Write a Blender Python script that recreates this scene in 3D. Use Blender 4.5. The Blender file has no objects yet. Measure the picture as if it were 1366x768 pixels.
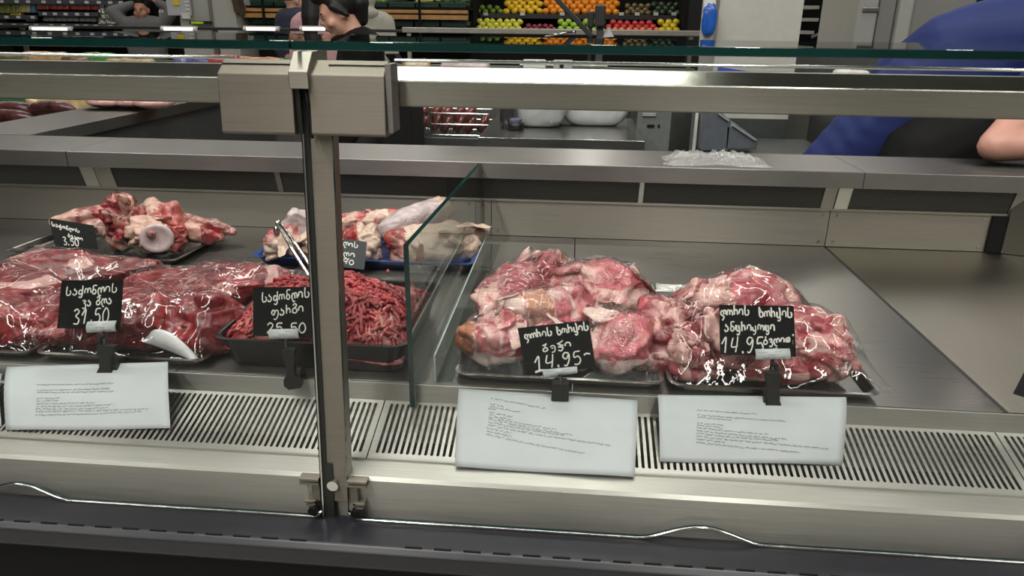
import bpy, bmesh, math, random
import numpy as np
from mathutils import Vector, Matrix, noise as mnoise
from mathutils.bvhtree import BVHTree
C = bpy.context.scene.collection
R_ = random.Random(7)

# ------------------------------------------------------------------ camera
W_, H_ = 1366, 768
FPX = 973.0
CAM = Vector((0, 0, 1.35))
RM = Matrix(((0.99626949, -0.03955956, 0.07669511),
             (0.08561354, 0.34149221, -0.93597724),
             (0.01083606, 0.93905171, 0.3436051)))
cd = bpy.data.cameras.new('camera')
cd.sensor_width = 36; cd.lens = FPX / W_ * 36; cd.clip_start = .02; cd.clip_end = 100
cam = bpy.data.objects.new('camera', cd); C.objects.link(cam)
cam.matrix_world = Matrix.Translation(CAM) @ RM.to_4x4()
bpy.context.scene.camera = cam

# ------------------------------------------------------------------ exposure, world, lights
sc = bpy.context.scene
vs = sc.view_settings
vs.view_transform = 'Standard'; vs.look = 'None'; vs.gamma = 1; vs.use_curve_mapping = False
vs.exposure = -0.75
try:
    sc.cycles.use_denoising = True
    sc.cycles.max_bounces = 10; sc.cycles.transparent_max_bounces = 24
    sc.cycles.glossy_bounces = 5; sc.cycles.diffuse_bounces = 3
    sc.cycles.sample_clamp_indirect = 4.0
    sc.cycles.caustics_reflective = False; sc.cycles.caustics_refractive = False
except Exception:
    pass
wd = bpy.data.worlds.new('world'); sc.world = wd; wd.use_nodes = True
wd.node_tree.nodes['Background'].inputs[0].default_value = (.9, .95, 1, 1)
wd.node_tree.nodes['Background'].inputs[1].default_value = .12


def lamp(name, loc, sx, sy, power, col=(1, .97, .9), rot=(0, 0, 0)):
    l = bpy.data.lights.new(name, 'AREA'); l.shape = 'RECTANGLE'; l.size = sx; l.size_y = sy
    l.energy = power; l.color = col
    o = bpy.data.objects.new(name, l); C.objects.link(o); o.location = loc; o.rotation_euler = rot
    return o


# ceiling strip lamps run into the depth of the shop
for lx in (-6.2, -3.9, -1.75, .15, 2.1, 4.0):
    lamp('ceiling_strip_lamp', (lx, 6.2, 3.9), .14, 6.0, 70)
for lx in (-3.4, -1.2, 1.0, 3.2):
    lamp('ceiling_strip_lamp', (lx, -1.4, 3.9), .14, 5.0, 140)
lamp('counter_lamp', (-.2, 2.15, 3.5), 1.35, .16, 45, (1, .99, .9))
lamp('counter_lamp', (-2.2, 1.1, 3.5), 1.3, .16, 40, (1, .96, .92))
lamp('counter_lamp', (2.0, .9, 3.5), 1.3, .16, 18, (1, .96, .92))
lamp('counter_lamp', (-.3, .55, 3.4), 2.2, .16, 55, (1, .95, .92))

# ------------------------------------------------------------------ helpers


def at(px, py, x=None, y=None, z=None):
    d = RM @ Vector(((px - 683.0) / FPX, -(py - 384.0) / FPX, -1.0))
    if y is not None: t = (y - CAM.y) / d.y
    elif z is not None: t = (z - CAM.z) / d.z
    else: t = (x - CAM.x) / d.x
    return CAM + t * d


def lin(c):
    def f(v):
        v /= 255.0
        return v / 12.92 if v <= .04045 else ((v + .055) / 1.055) ** 2.4
    return (f(c[0]), f(c[1]), f(c[2]), 1)


class NT:
    def __init__(s, name):
        s.m = bpy.data.materials.new(name); s.m.use_nodes = True
        s.t = s.m.node_tree; s.b = s.t.nodes['Principled BSDF']; s.out = s.t.nodes['Material Output']
    def n(s, typ, **k):
        o = s.t.nodes.new(typ)
        for a, v in k.items():
            if a.startswith('i_'):
                o.inputs[a[2:].replace('_', ' ')].default_value = v
            else: setattr(o, a, v)
        return o
    def l(s, a, b): s.t.links.new(a, b)
    def set(s, **k):
        for a, v in k.items(): s.b.inputs[a.replace('_', ' ')].default_value = v
    def coord(s, scale=(1, 1, 1), kind='Object', loc=(0, 0, 0)):
        tc = s.n('ShaderNodeTexCoord'); mp = s.n('ShaderNodeMapping')
        mp.inputs['Scale'].default_value = scale; mp.inputs['Location'].default_value = loc
        s.l(tc.outputs[kind], mp.inputs[0]); return mp.outputs[0]
    def noise(s, vec, scale=5, detail=3, rough=.5, dist=0):
        o = s.n('ShaderNodeTexNoise'); o.inputs['Scale'].default_value = scale
        o.inputs['Detail'].default_value = detail; o.inputs['Roughness'].default_value = rough
        o.inputs['Distortion'].default_value = dist
        s.l(vec, o.inputs['Vector']); return o
    def ramp(s, fac, stops, interp='LINEAR'):
        o = s.n('ShaderNodeValToRGB'); o.color_ramp.interpolation = interp
        el = o.color_ramp.elements
        while len(el) < len(stops): el.new(.5)
        for e, (p, c) in zip(el, stops): e.position = p; e.color = c
        s.l(fac, o.inputs[0]); return o.outputs[0]
    def mix(s, fac, a, b):
        o = s.n('ShaderNodeMix', data_type='RGBA')
        for i, v in ((0, fac), (6, a), (7, b)):
            if hasattr(v, 'node'): s.l(v, o.inputs[i])
            else: o.inputs[i].default_value = v
        return o.outputs[2]
    def math(s, op, a, b=0.0):
        o = s.n('ShaderNodeMath', operation=op)
        for i, v in ((0, a), (1, b)):
            if hasattr(v, 'node'): s.l(v, o.inputs[i])
            else: o.inputs[i].default_value = v
        return o.outputs[0]
    def schlick(s, f0=.04, normal=None):
        g = s.n('ShaderNodeNewGeometry'); d = s.n('ShaderNodeVectorMath', operation='DOT_PRODUCT')
        s.l(g.outputs['Incoming'], d.inputs[0]); s.l(normal if normal is not None else g.outputs['Normal'], d.inputs[1])
        c = s.math('SUBTRACT', 1.0, s.math('ABSOLUTE', d.outputs['Value']))
        return s.math('ADD', s.math('MULTIPLY', s.math('POWER', c, 5.0), 1 - f0), f0)
    def bump(s, h, strength=.3, dist=.01):
        o = s.n('ShaderNodeBump'); o.inputs['Strength'].default_value = strength
        o.inputs['Distance'].default_value = dist; s.l(h, o.inputs['Height'])
        s.l(o.outputs[0], s.b.inputs['Normal']); return o


def steel(name, col=(150, 148, 143), rough=.27, axis=0, var=.10, aniso=.85, bstr=.06):
    k = NT(name)
    sc3 = [60, 60, 60]; sc3[axis] = 1.2
    v = k.coord(tuple(sc3)); n = k.noise(v, 9, 4, .6)
    v2 = k.coord((1, 1, 1)); n2 = k.noise(v2, 3.0, 4, .6)
    r = k.n('ShaderNodeMapRange'); k.l(n.outputs[0], r.inputs[0])
    r.inputs[3].default_value = rough - var * .5; r.inputs[4].default_value = rough + var
    s2 = k.math('MULTIPLY', n2.outputs[0], .12)
    k.l(k.math('ADD', r.outputs[0], s2), k.b.inputs['Roughness'])
    c = lin(col)
    d = tuple(x * .86 for x in c[:3]) + (1,)
    k.l(k.ramp(n.outputs[0], [(.3, d), (.7, c)]), k.b.inputs['Base Color'])
    k.set(Metallic=1.0, Anisotropic=aniso)
    tg = k.n('ShaderNodeCombineXYZ')
    for i, q in enumerate((0, .7071, .7071) if axis == 0 else (1, 0, .05)): tg.inputs[i].default_value = q
    k.l(tg.outputs[0], k.b.inputs['Tangent'])
    k.bump(n.outputs[0], bstr, .001)
    return k.m


def plain(name, col, rough=.5, metal=0, nscale=30, var=.12, bump=0, coat=0, spec=.5, sss=0):
    k = NT(name)
    c = lin(col)
    v = k.coord(); n = k.noise(v, nscale, 4, .6)
    a = tuple(x * (1 - var) for x in c[:3]) + (1,); b = tuple(min(1, x * (1 + var)) for x in c[:3]) + (1,)
    k.l(k.ramp(n.outputs[0], [(.3, a), (.7, b)]), k.b.inputs['Base Color'])
    k.set(Roughness=rough, Metallic=metal, Coat_Weight=coat, Specular_IOR_Level=spec)
    if sss:
        k.set(Subsurface_Weight=sss, Subsurface_Scale=.01)
    if bump: k.bump(n.outputs[0], bump, .004)
    return k.m


def glass(name, tint=(.93, .97, .95), ior=1.5, boost=1.0, rough=0.0):
    k = NT(name)
    tr = k.n('ShaderNodeBsdfTransparent'); tr.inputs[0].default_value = tint + (1,)
    gl = k.n('ShaderNodeBsdfGlossy'); gl.inputs['Roughness'].default_value = rough
    f = k.math('MULTIPLY', k.schlick(.04), boost)
    mx = k.n('ShaderNodeMixShader'); k.l(f, mx.inputs[0])
    k.l(tr.outputs[0], mx.inputs[1]); k.l(gl.outputs[0], mx.inputs[2])
    k.l(mx.outputs[0], k.out.inputs[0]); k.t.nodes.remove(k.b)
    return k.m


def film_mat(name, haze=.04, wr=1.0):
    k = NT(name)
    v = k.coord(); n1 = k.noise(v, 15 + 9 * (wr > 1), 2, .5, 1.8)
    v2 = k.coord((1.0, .35, 1)); n2 = k.noise(v2, 34 + 30 * (wr > 1), 2, .5, 1.2)
    rd = k.math('ABSOLUTE', k.math('SUBTRACT', n1.outputs[0], .5))
    h = k.math('ADD', k.math('MULTIPLY', rd, 1.0), k.math('MULTIPLY', n2.outputs[0], .35))
    bp = k.n('ShaderNodeBump'); bp.inputs['Strength'].default_value = .32 * wr; bp.inputs['Distance'].default_value = .02
    k.l(h, bp.inputs['Height'])
    tr = k.n('ShaderNodeBsdfTransparent'); tr.inputs[0].default_value = (.985, .985, .985, 1)
    gl = k.n('ShaderNodeBsdfGlossy'); gl.inputs['Roughness'].default_value = .03
    df = k.n('ShaderNodeBsdfDiffuse'); df.inputs[0].default_value = (.8, .8, .8, 1)
    k.l(bp.outputs[0], gl.inputs['Normal'])
    f = k.math('MULTIPLY', k.schlick(.045, bp.outputs[0]), 1.0)
    m0 = k.n('ShaderNodeMixShader'); m0.inputs[0].default_value = haze
    k.l(tr.outputs[0], m0.inputs[1]); k.l(df.outputs[0], m0.inputs[2])
    mx = k.n('ShaderNodeMixShader'); k.l(f, mx.inputs[0])
    k.l(m0.outputs[0], mx.inputs[1]); k.l(gl.outputs[0], mx.inputs[2])
    k.l(mx.outputs[0], k.out.inputs[0]); k.t.nodes.remove(k.b)
    return k.m


def emit(name, col, st):
    k = NT(name); k.set(Base_Color=lin(col), Emission_Color=lin(col), Emission_Strength=st); return k.m


class MB:
    def __init__(s): s.bm = bmesh.new()
    def _t(s, vs, loc, rot=None, scale=None):
        for v in vs:
            p = v.co
            if scale: p = Vector((p.x * scale[0], p.y * scale[1], p.z * scale[2]))
            if rot is not None: p = rot @ p
            v.co = p + Vector(loc)
    def box(s, c, size, rot=None, bev=0, seg=2):
        r = bmesh.ops.create_cube(s.bm, size=1)
        vs = r['verts']; s._t(vs, (0, 0, 0), None, size)
        if bev:
            es = list({e for v in vs for e in v.link_edges})
            g = bmesh.ops.bevel(s.bm, geom=es, offset=bev, segments=seg, affect='EDGES', profile=.5)
            vs = list({v for f in g['faces'] for v in f.verts} | {v for v in vs if v.is_valid})
        if rot is not None and not isinstance(rot, Matrix):
            from mathutils import Euler
            rot = Euler(rot).to_matrix()
        s._t(vs, c, rot); return s
    def b(s, x0, x1, y0, y1, z0, z1, bev=0):
        return s.box(((x0 + x1) / 2, (y0 + y1) / 2, (z0 + z1) / 2), (x1 - x0, y1 - y0, z1 - z0), None, bev)
    def prism(s, prof, a0, a1, axis='x', bev=0):
        def P(a, u, v):
            return (a, u, v) if axis == 'x' else ((u, a, v) if axis == 'y' else (u, v, a))
        A = [s.bm.verts.new(P(a0, u, v)) for u, v in prof]; B = [s.bm.verts.new(P(a1, u, v)) for u, v in prof]
        n = len(prof); fs = []
        for i in range(n):
            fs.append(s.bm.faces.new((A[i], A[(i + 1) % n], B[(i + 1) % n], B[i])))
        fs.append(s.bm.faces.new(A[::-1])); fs.append(s.bm.faces.new(B))
        bmesh.ops.recalc_face_normals(s.bm, faces=fs)
        if bev:
            es = list({e for f in fs for e in f.edges})
            bmesh.ops.bevel(s.bm, geom=es, offset=bev, segments=2, affect='EDGES', profile=.5)
        return s
    def tube(s, pts, r, n=8, caps=True):
        pts = [Vector(p) for p in pts]; rs = r if isinstance(r, (list, tuple)) else [r] * len(pts)
        rings = []; up = Vector((0, 0, 1)); prev = None
        for i, p in enumerate(pts):
            d = (pts[min(i + 1, len(pts) - 1)] - pts[max(i - 1, 0)])
            if d.length < 1e-9: d = Vector((0, 0, 1))
            d.normalize()
            if prev is None:
                a = d.cross(up)
                if a.length < .05: a = d.cross(Vector((1, 0, 0)))
            else: a = prev - d * prev.dot(d)
            a.normalize(); prev = a; b = d.cross(a)
            rings.append([s.bm.verts.new(p + (a * math.cos(t) + b * math.sin(t)) * rs[i]) for t in [2 * math.pi * k / n for k in range(n)]])
        for i in range(len(rings) - 1):
            for k in range(n):
                s.bm.faces.new((rings[i][k], rings[i][(k + 1) % n], rings[i + 1][(k + 1) % n], rings[i + 1][k]))
        if caps:
            s.bm.faces.new(rings[0][::-1]); s.bm.faces.new(rings[-1])
        return s
    def cyl(s, p0, p1, r, n=20): return s.tube([p0, p1], r, n)
    def ball(s, c, r, sub=2, rot=None):
        q = bmesh.ops.create_icosphere(s.bm, subdivisions=sub, radius=1)
        s._t(q['verts'], c, rot, r if isinstance(r, (tuple, list)) else (r, r, r)); return s
    def lathe(s, prof, c, n=20):
        rings = [[s.bm.verts.new((c[0] + r * math.cos(2 * math.pi * k / n), c[1] + r * math.sin(2 * math.pi * k / n), c[2] + z)) for k in range(n)] for r, z in prof]
        for i in range(len(rings) - 1):
            for k in range(n):
                s.bm.faces.new((rings[i][k], rings[i][(k + 1) % n], rings[i + 1][(k + 1) % n], rings[i + 1][k]))
        s.bm.faces.new(rings[0][::-1]); s.bm.faces.new(rings[-1]); return s
    def quad(s, *ps):
        s.bm.faces.new([s.bm.verts.new(p) for p in ps]); return s
    def build(s, name, mat, parent=None, smooth=False, keep=False):
        me = bpy.data.meshes.new(name)
        s.bm.normal_update(); s.bm.to_mesh(me); s.bm.free()
        if mat is not None:
            for m in (mat if isinstance(mat, (list, tuple)) else [mat]): me.materials.append(m)
        if smooth:
            for p in me.polygons: p.use_smooth = True
        o = bpy.data.objects.new(name, me); C.objects.link(o)
        if parent is not None: o.parent = parent; o.matrix_parent_inverse = Matrix.Translation(parent.location).inverted() if parent.rotation_euler[2] == 0 else parent.matrix_basis.inverted()
        return o


def tag(o, label, cat, group=None, kind=None):
    if label: o['label'] = label
    if cat: o['category'] = cat
    if group: o['group'] = group
    if kind: o['kind'] = kind
    return o


def empty(name, loc, label, cat, group=None):
    o = bpy.data.objects.new(name, None); C.objects.link(o); o.location = loc; o.empty_display_size = .05
    return tag(o, label, cat, group)


def struct(o): o['kind'] = 'structure'; return o


def copy_tree(o, loc, label=None, group=None, rz=0):
    c = o.copy(); C.objects.link(c); c.location = loc
    if rz: c.rotation_euler = (0, 0, rz)
    if label: c['label'] = label
    if group: c['group'] = group
    for ch in o.children:
        d = ch.copy(); C.objects.link(d); d.parent = c
    return c


# ------------------------------------------------------------------ materials
M = {}
M['steel'] = steel('brushed_steel', (134, 131, 128), .30)
M['steel_y'] = steel('brushed_steel_deep', (138, 136, 131), .32, 1)
M['steel_dk'] = steel('aged_steel', (154, 149, 140), .38)
M['steel_lt'] = steel('bright_steel', (190, 188, 181), .36)
M['steel_pol'] = steel('polished_steel', (160, 160, 156), .15, 0, .05)
M['cast'] = steel('clamp_steel', (130, 124, 114), .4)
M['bumper'] = plain('blue_black_plastic', (24, 25, 31), .34)
M['black'] = plain('black_plastic', (9, 9, 10), .42)
M['blackmat'] = plain('black_matt', (7, 7, 8), .8, spec=.25)
M['rubber'] = plain('dark_gasket', (30, 31, 30), .5)
M['glass'] = glass('clear_glass', (.985, .99, .987), 1.5, .4)
M['glass_div'] = glass('divider_glass', (.93, .965, .95), 1.52)
M['glass_edge'] = plain('green_glass_edge', (6, 44, 41), .12, nscale=4, var=.5)
M['acrylic'] = glass('clear_acrylic', (.9, .93, .92), 1.5, 1.6, .03)
M['white'] = plain('white_plastic', (205, 205, 200), .4)
M['cream'] = plain('cream_panel', (178, 177, 170), .45, var=.04)
M['paper'] = plain('white_paper', (176, 181, 183), .75, nscale=12, var=.05)
M['ink'] = plain('grey_ink', (45, 48, 52), .8)
M['chalk'] = plain('white_chalk_pen', (232, 232, 224), .7, nscale=200)
M['board'] = plain('black_chalkboard', (9, 10, 12), .55, spec=.25, nscale=60, var=.35)
M['sticker'] = plain('white_sticker', (205, 210, 210), .5)
M['tray_black'] = plain('black_tray_plastic', (11, 12, 15), .3)
M['tray_blue'] = plain('blue_tray_plastic', (32, 60, 120), .35)
M['floor_dk'] = plain('dark_floor_tile', (60, 60, 58), .35)
M['dark_int'] = plain('dark_interior', (22, 22, 22), .7)
M['slate'] = plain('slate_panel', (74, 78, 78), .33, metal=.35)
M['rail'] = steel('rail_steel', (172, 167, 157), .25, 0, .03, .85, .01)
M['rail_top'] = steel('rail_top_steel', (138, 136, 130), .12, 0, .03, 0, .01)
M['deck'] = steel('deck_steel', (156, 153, 148), .22, 0, .10)
M['deck_y'] = steel('deck_steel_deep', (182, 177, 165), .28, 1, .12)
M['chrome'] = steel('chrome', (215, 215, 212), .1, 0, .04)


def vent_mat():
    k = NT('perforated_vent')
    tc = k.n('ShaderNodeTexCoord'); sp = k.n('ShaderNodeSeparateXYZ'); k.l(tc.outputs['Object'], sp.inputs[0])
    s = 1 / .0062
    zr = k.math('MULTIPLY', sp.outputs[2], s * 1.155)
    row = k.math('FLOOR', zr)
    sh = k.math('MULTIPLY', k.math('FLOORED_MODULO', row, 2.0), .5)
    xr = k.math('ADD', k.math('MULTIPLY', sp.outputs[0], s), sh)
    fx = k.math('SUBTRACT', k.math('FRACT', xr), .5); fz = k.math('MULTIPLY', k.math('SUBTRACT', k.math('FRACT', zr), .5), .9)
    d = k.math('SQRT', k.math('ADD', k.math('MULTIPLY', fx, fx), k.math('MULTIPLY', fz, fz)))
    hole = k.math('LESS_THAN', d, .36)
    k.l(k.mix(hole, lin((82, 80, 74)), lin((8, 8, 8))), k.b.inputs['Base Color'])
    k.set(Roughness=.55, Metallic=.3)
    return k.m


M['vent'] = vent_mat()

_mm = {}


def meat_mat(name, dark, light, fat, marb=.05, mscale=16, fib=(20, 70, 70), zone2=None, seed=0, rough=.3, coat=.25, fatvar=None, blotch=None):
    """muscle fibres, marbling lines, and a 'zone' attribute that turns muscle into fat (0..1) or skin (1..2)"""
    k = NT(name)
    v = k.coord((1, 1, 1), 'Object', (seed * 1.7, seed * .9, seed * 2.3))
    wob = k.noise(v, 11, 3, .5)
    vm = k.n('ShaderNodeVectorMath', operation='MULTIPLY_ADD')
    k.l(wob.outputs['Color'], vm.inputs[0]); vm.inputs[1].default_value = (.06, .06, .06); k.l(v, vm.inputs[2])
    mp = k.n('ShaderNodeMapping'); mp.inputs['Scale'].default_value = fib; k.l(vm.outputs[0], mp.inputs[0])
    fibn = k.noise(mp.outputs[0], 1.6, 4, .6)
    big = k.noise(vm.outputs[0], 13, 4, .55)
    fac = k.math('ADD', k.math('MULTIPLY', fibn.outputs[0], .55), k.math('MULTIPLY', big.outputs[0], .45))
    mus = k.ramp(fac, [(.38, lin(tuple(int(q * .8) for q in dark))), (.5, lin(dark)), (.62, lin(light))])
    mn = k.noise(vm.outputs[0], mscale, 5, .6, .8)
    rid = k.math('ABSOLUTE', k.math('SUBTRACT', mn.outputs[0], .5))
    mm = k.ramp(rid, [(marb * .25, (1, 1, 1, 1)), (marb, (0, 0, 0, 1))])
    gate = k.ramp(k.noise(v, 9, 2).outputs[0], [(.45, (0, 0, 0, 1)), (.58, (1, 1, 1, 1))])
    mn2 = k.noise(vm.outputs[0], mscale * 3.2, 4, .6, 1.5)
    rid2 = k.math('ABSOLUTE', k.math('SUBTRACT', mn2.outputs[0], .5))
    mmb = k.ramp(rid2, [(.0, (.75, .75, .75, 1)), (marb * .8, (0, 0, 0, 1))])
    gate2 = k.ramp(k.noise(v, 15, 2).outputs[0], [(.48, (0, 0, 0, 1)), (.6, (1, 1, 1, 1))])
    mm2 = k.math('MAXIMUM', k.math('MULTIPLY', mm, gate), k.math('MULTIPLY', mmb, gate2))
    fn = k.noise(v, 40, 4, .6)
    fv = fatvar or tuple(int(x * .86) for x in fat)
    fatc = k.ramp(fn.outputs[0], [(.3, lin(fv)), (.7, lin(fat))])
    c1 = k.mix(k.math('MULTIPLY', mm2, .85), mus, fatc)
    at_ = k.n('ShaderNodeAttribute', attribute_name='zone')
    zn = k.math('ADD', at_.outputs['Fac'], k.math('MULTIPLY', k.math('SUBTRACT', k.noise(v, 34, 6, .7).outputs[0], .5), .8))
    zf = k.ramp(zn, [(.46, (0, 0, 0, 1)), (.54, (1, 1, 1, 1))])
    c2 = k.mix(zf, c1, fatc)
    if zone2:
        zs = k.ramp(k.math('SUBTRACT', zn, 1.0), [(.40, (0, 0, 0, 1)), (.55, (1, 1, 1, 1))])
        skc = k.ramp(fn.outputs[0], [(.3, lin(tuple(int(x * .85) for x in zone2))), (.7, lin(zone2))])
        c2 = k.mix(zs, c2, skc)
    if blotch:
        bl = k.ramp(k.noise(v, 16, 4, .6, .5).outputs[0], [(.56, (0, 0, 0, 1)), (.66, (1, 1, 1, 1))])
        c2 = k.mix(k.math('MULTIPLY', bl, .85), c2, lin(blotch))
    k.l(c2, k.b.inputs['Base Color'])
    k.set(Roughness=rough, Coat_Weight=coat, Coat_Roughness=.12, Subsurface_Weight=.05, Subsurface_Scale=.004)
    k.b.inputs['Subsurface Radius'].default_value = (1, .35, .25)
    hb = k.math('ADD', k.math('MULTIPLY', fibn.outputs[0], .6), k.math('MULTIPLY', big.outputs[0], 1.0))
    k.bump(k.math('ADD', hb, k.math('MULTIPLY', mm2, .35)), .5, .007)
    return k.m


BEEF = [meat_mat('beef_a', (104, 18, 26), (156, 42, 46), (206, 160, 154), .022, 11, seed=1),
        meat_mat('beef_b', (84, 16, 24), (132, 34, 42), (199, 144, 141), .018, 10, (51, 12, 44), seed=2),
        meat_mat('beef_c', (112, 20, 28), (160, 46, 50), (207, 160, 155), .018, 12, (54, 49, 13), seed=3)]
PORK = [meat_mat('pork_a', (158, 50, 62), (206, 104, 110), (226, 184, 174), .09, 15, seed=4, zone2=(192, 122, 91)),
        meat_mat('pork_b', (174, 68, 80), (214, 122, 126), (228, 194, 184), .11, 18, (51, 14, 44), seed=5, zone2=(194, 131, 104)),
        meat_mat('pork_c', (142, 40, 52), (192, 84, 92), (224, 178, 168), .08, 14, (24, 60, 60), seed=6, zone2=(178, 102, 74))]
ENTR = [meat_mat('neck_a', (124, 32, 44), (182, 74, 82), (224, 176, 168), .08, 15, seed=7),
        meat_mat('neck_b', (150, 48, 60), (202, 98, 104), (228, 180, 172), .10, 17, (22, 60, 60), seed=8),
        meat_mat('loin', (177, 89, 91), (197, 112, 111), (219, 187, 174), .03, 9, (30, 30, 60), seed=9)]
BONE = meat_mat('bone_meat', (103, 23, 28), (158, 47, 48), (205, 160, 145), .10, 15, (54, 49, 14), zone2=(185, 159, 156), seed=10)
BONE2 = meat_mat('bone_cream', (159, 66, 62), (185, 102, 93), (208, 170, 154), .14, 12, (30, 30, 30), zone2=(184, 163, 164), seed=11)
KNUCK = meat_mat('knuckle_meat', (146, 43, 45), (184, 86, 82), (210, 182, 164), .12, 12, (30, 30, 30), zone2=(190, 173, 173), seed=12, blotch=None)
MINCE = meat_mat('mince_meat', (142, 30, 38), (206, 76, 80), (228, 160, 152), .045, 50, (30, 30, 30), seed=13, rough=.35, coat=.15)
FILM = film_mat('cling_film', .002, .2)
FILM2 = film_mat('cling_film_wrinkled', .012, 1.1)
BAGF = film_mat('bag_film', .22, 1.6)

# ------------------------------------------------------------------ setting
def tile_mat(name, c, g, size, rough):
    k = NT(name)
    v = k.coord((1 / size, 1 / size, 1 / size)); br = k.n('ShaderNodeTexBrick'); k.l(v, br.inputs[0])
    br.offset = 0; br.inputs['Scale'].default_value = 1; br.inputs['Brick Width'].default_value = 1; br.inputs['Row Height'].default_value = 1
    br.inputs['Mortar Size'].default_value = .008
    br.inputs['Color1'].default_value = lin(c); br.inputs['Color2'].default_value = lin(tuple(x * .94 for x in c)); br.inputs['Mortar'].default_value = lin(g)
    k.l(br.outputs[0], k.b.inputs[0]); k.set(Roughness=rough); return k.m


fl = struct(MB().b(-9, 7, -6, 11, -.1, 0).build('floor', tile_mat('floor_tiles', (178, 177, 170), (120, 120, 116), .6, .3)))
ce = struct(MB().b(-9, 7, -6, 11, 4.1, 4.2).build('ceiling', plain('ceiling_grey', (112, 112, 110), .8)))
struct(MB().b(-9, 7, 11, 11.1, 0, 4.1).build('wall_back', plain('wall_dark', (36, 36, 37), .7)))
struct(MB().b(-9.1, -9, -6, 11, 0, 4.1).build('wall_left', plain('wall_side', (96, 94, 90), .7)))
struct(MB().b(7, 7.1, -6, 11, 0, 4.1).build('wall_right', plain('wall_side2', (110, 108, 104), .7)))
struct(MB().b(-9, 7, -6.1, -6, 0, 4.1).build('wall_front', plain('wall_front_grey', (120, 118, 114), .7)))

# ------------------------------------------------------------------ the meat display case
XL, XR = -1.93, 1.75
ZD = .807
case = empty('meat_display_case', (0, 1.4, 0), 'long stainless refrigerated meat display case with glass front and slotted air grilles', 'display case')
P = case
MB().b(XL, XR, .81, 1.0, 0, .655).build('front_panel', M['blackmat'], P)
# bumper with slots
bm_ = MB(); bm_.prism([(.80, .671), (.855, .676), (.868, .664), (.868, .63), (.80, .63), (.792, .64), (.792, .664)], XL, XR, bev=.002)
bump_o = bm_.build('bumper_ledge', M['bumper'], P)
x = XL + .02
while x < XR - .03:
    if not (-.36 < x < -.24): MB().b(x, x + .024, .8005, .8032, .6695, .6722).build('drain_slot', M['blackmat'], bump_o)
    x += .0405
# nose: vertical face and flat top
MB().prism([(.862, .668), (.862, .7325), (.8665, .7375), (.902, .7415), (.902, .7385), (.868, .7345), (.866, .668)], XL, XR).build('nose_panel', M['steel_lt'], P)
# body behind grille (dark plenum)
MB().prism([(.905, .68), (.905, .7), (1.018, .7), (1.018, .68)], XL, XR).build('air_plenum', M['dark_int'], P)
MB().prism([(1.019, .60), (1.019, .8055), (1.023, .8055), (1.023, .60)], XL, XR).build('deck_lip', M['steel_lt'], P)
# back structure
MB().b(XL, XR, 1.8865, 2.06, .60, .966).build('back_body', M['dark_int'], P)
# back wall panels with screws
bx = [-1.93, -1.252, -.212, .661, 1.058]
for a, b in zip(bx[:-1], bx[1:]):
    w = MB().b(a + .001, b - .001, 1.8845, 1.8865, .8085, .9035).build('back_panel', M['steel_dk'], P)
    for sx in (a + .018, b - .018):
        for sz in (.822, .892):
            MB().cyl((sx, 1.8847, sz), (sx, 1.8825, sz), .0035, 10).build('screw', M['chrome'], w)
MB().b(XL, 1.30, 1.8805, 1.8865, .9035, .909).build('vent_sill', M['steel_dk'], P)
# vent screens & dividers between z .909 and .966
vx = [(-1.93, -1.335), (-1.247, -.79), (-.775, -.33), (-.235, .172), (.184, .633), (.70, 1.09)]
for a, b in vx:
    MB().prism([(1.866, .967), (1.884, .909), (1.886, .909), (1.868, .967)], a, b).build('vent_screen', M['vent'], P)
for a, b, m in ((-1.335, -1.296, 'steel_lt'), (-1.294, -1.247, 'steel_dk'), (-.79, -.775, 'steel'), (-.33, -.235, 'rubber'), (.172, .184, 'steel_lt'), (.633, .664, 'steel'), (.667, .70, 'steel_lt'), (1.09, 1.13, 'steel')):
    MB().prism([(1.862, .967), (1.881, .9085), (1.886, .9085), (1.867, .967)], a, b).build('vent_post', M[m], P)
# right end: black gap post and angled panel
MB().b(1.058, 1.094, 1.878, 1.885, .8085, .9035).build('corner_gap', M['blackmat'], P)
a0 = Vector((1.094, 1.875)); d0 = Vector((.94, -.34))
pp = [a0, a0 + d0 * .7, a0 + d0 * .7 + Vector((.01, .01)), a0 + Vector((.004, .01))]
MB().prism([(p.x, p.y) for p in pp], .8085, .964, axis='z').build('end_panel', M['steel_y'], P)

# top rail, rod
MB().prism([(.93, 1.248), (.93, 1.2775), (.9315, 1.279), (.957, 1.2935), (.975, 1.2935), (.975, 1.248)], XL, XR).build('top_rail', [M['rail'], M['rail_top']], P)
for p_ in bpy.data.objects['top_rail'].data.polygons:
    if p_.normal.z > .5 and p_.normal.y < -.2: p_.material_index = 1
MB().b(XL, XR, .9405, .9635, 1.2455, 1.248).build('rail_underside_trim', M['steel_dk'], P)
for a, b in ((XL, -.425), (-.222, XR)):
    MB().cyl((a, .917, 1.3035), (b, .917, 1.3035), .0022, 10).build('hinge_rod', M['chrome'], P)
# post
fy = lambda z: .848 + (z - .676) / (1.29 - .676) * (.905 - .848)     # the leaning glass plane


def lean_box(x0, x1, o0, o1, z0, z1):
    m = MB()
    m.prism([(fy(z0) + o0, z0), (fy(z0) + o1, z0), (fy(z1) + o1, z1), (fy(z1) + o0, z1)], x0, x1)
    return m


lean_box(-.331, -.3025, .004, .03, .70, 1.285).build('post', M['cast'], P)
lean_box(-.3365, -.331, .002, .022, .675, 1.285).build('post_gasket', M['rubber'], P)
lean_box(-.3385, -.3365, -.002, .01, .678, 1.22).build('post_edge_strip', M['chrome'], P)
lean_box(-.3325, -.3225, .0015, .004, .676, .76).build('post_foot_seal', M['rubber'], P)
MB().cyl((-.322, fy(.73) + .003, .728), (-.322, fy(.73) - .003, .728), .008, 16).build('post_screw', M['chrome'], P)
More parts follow.
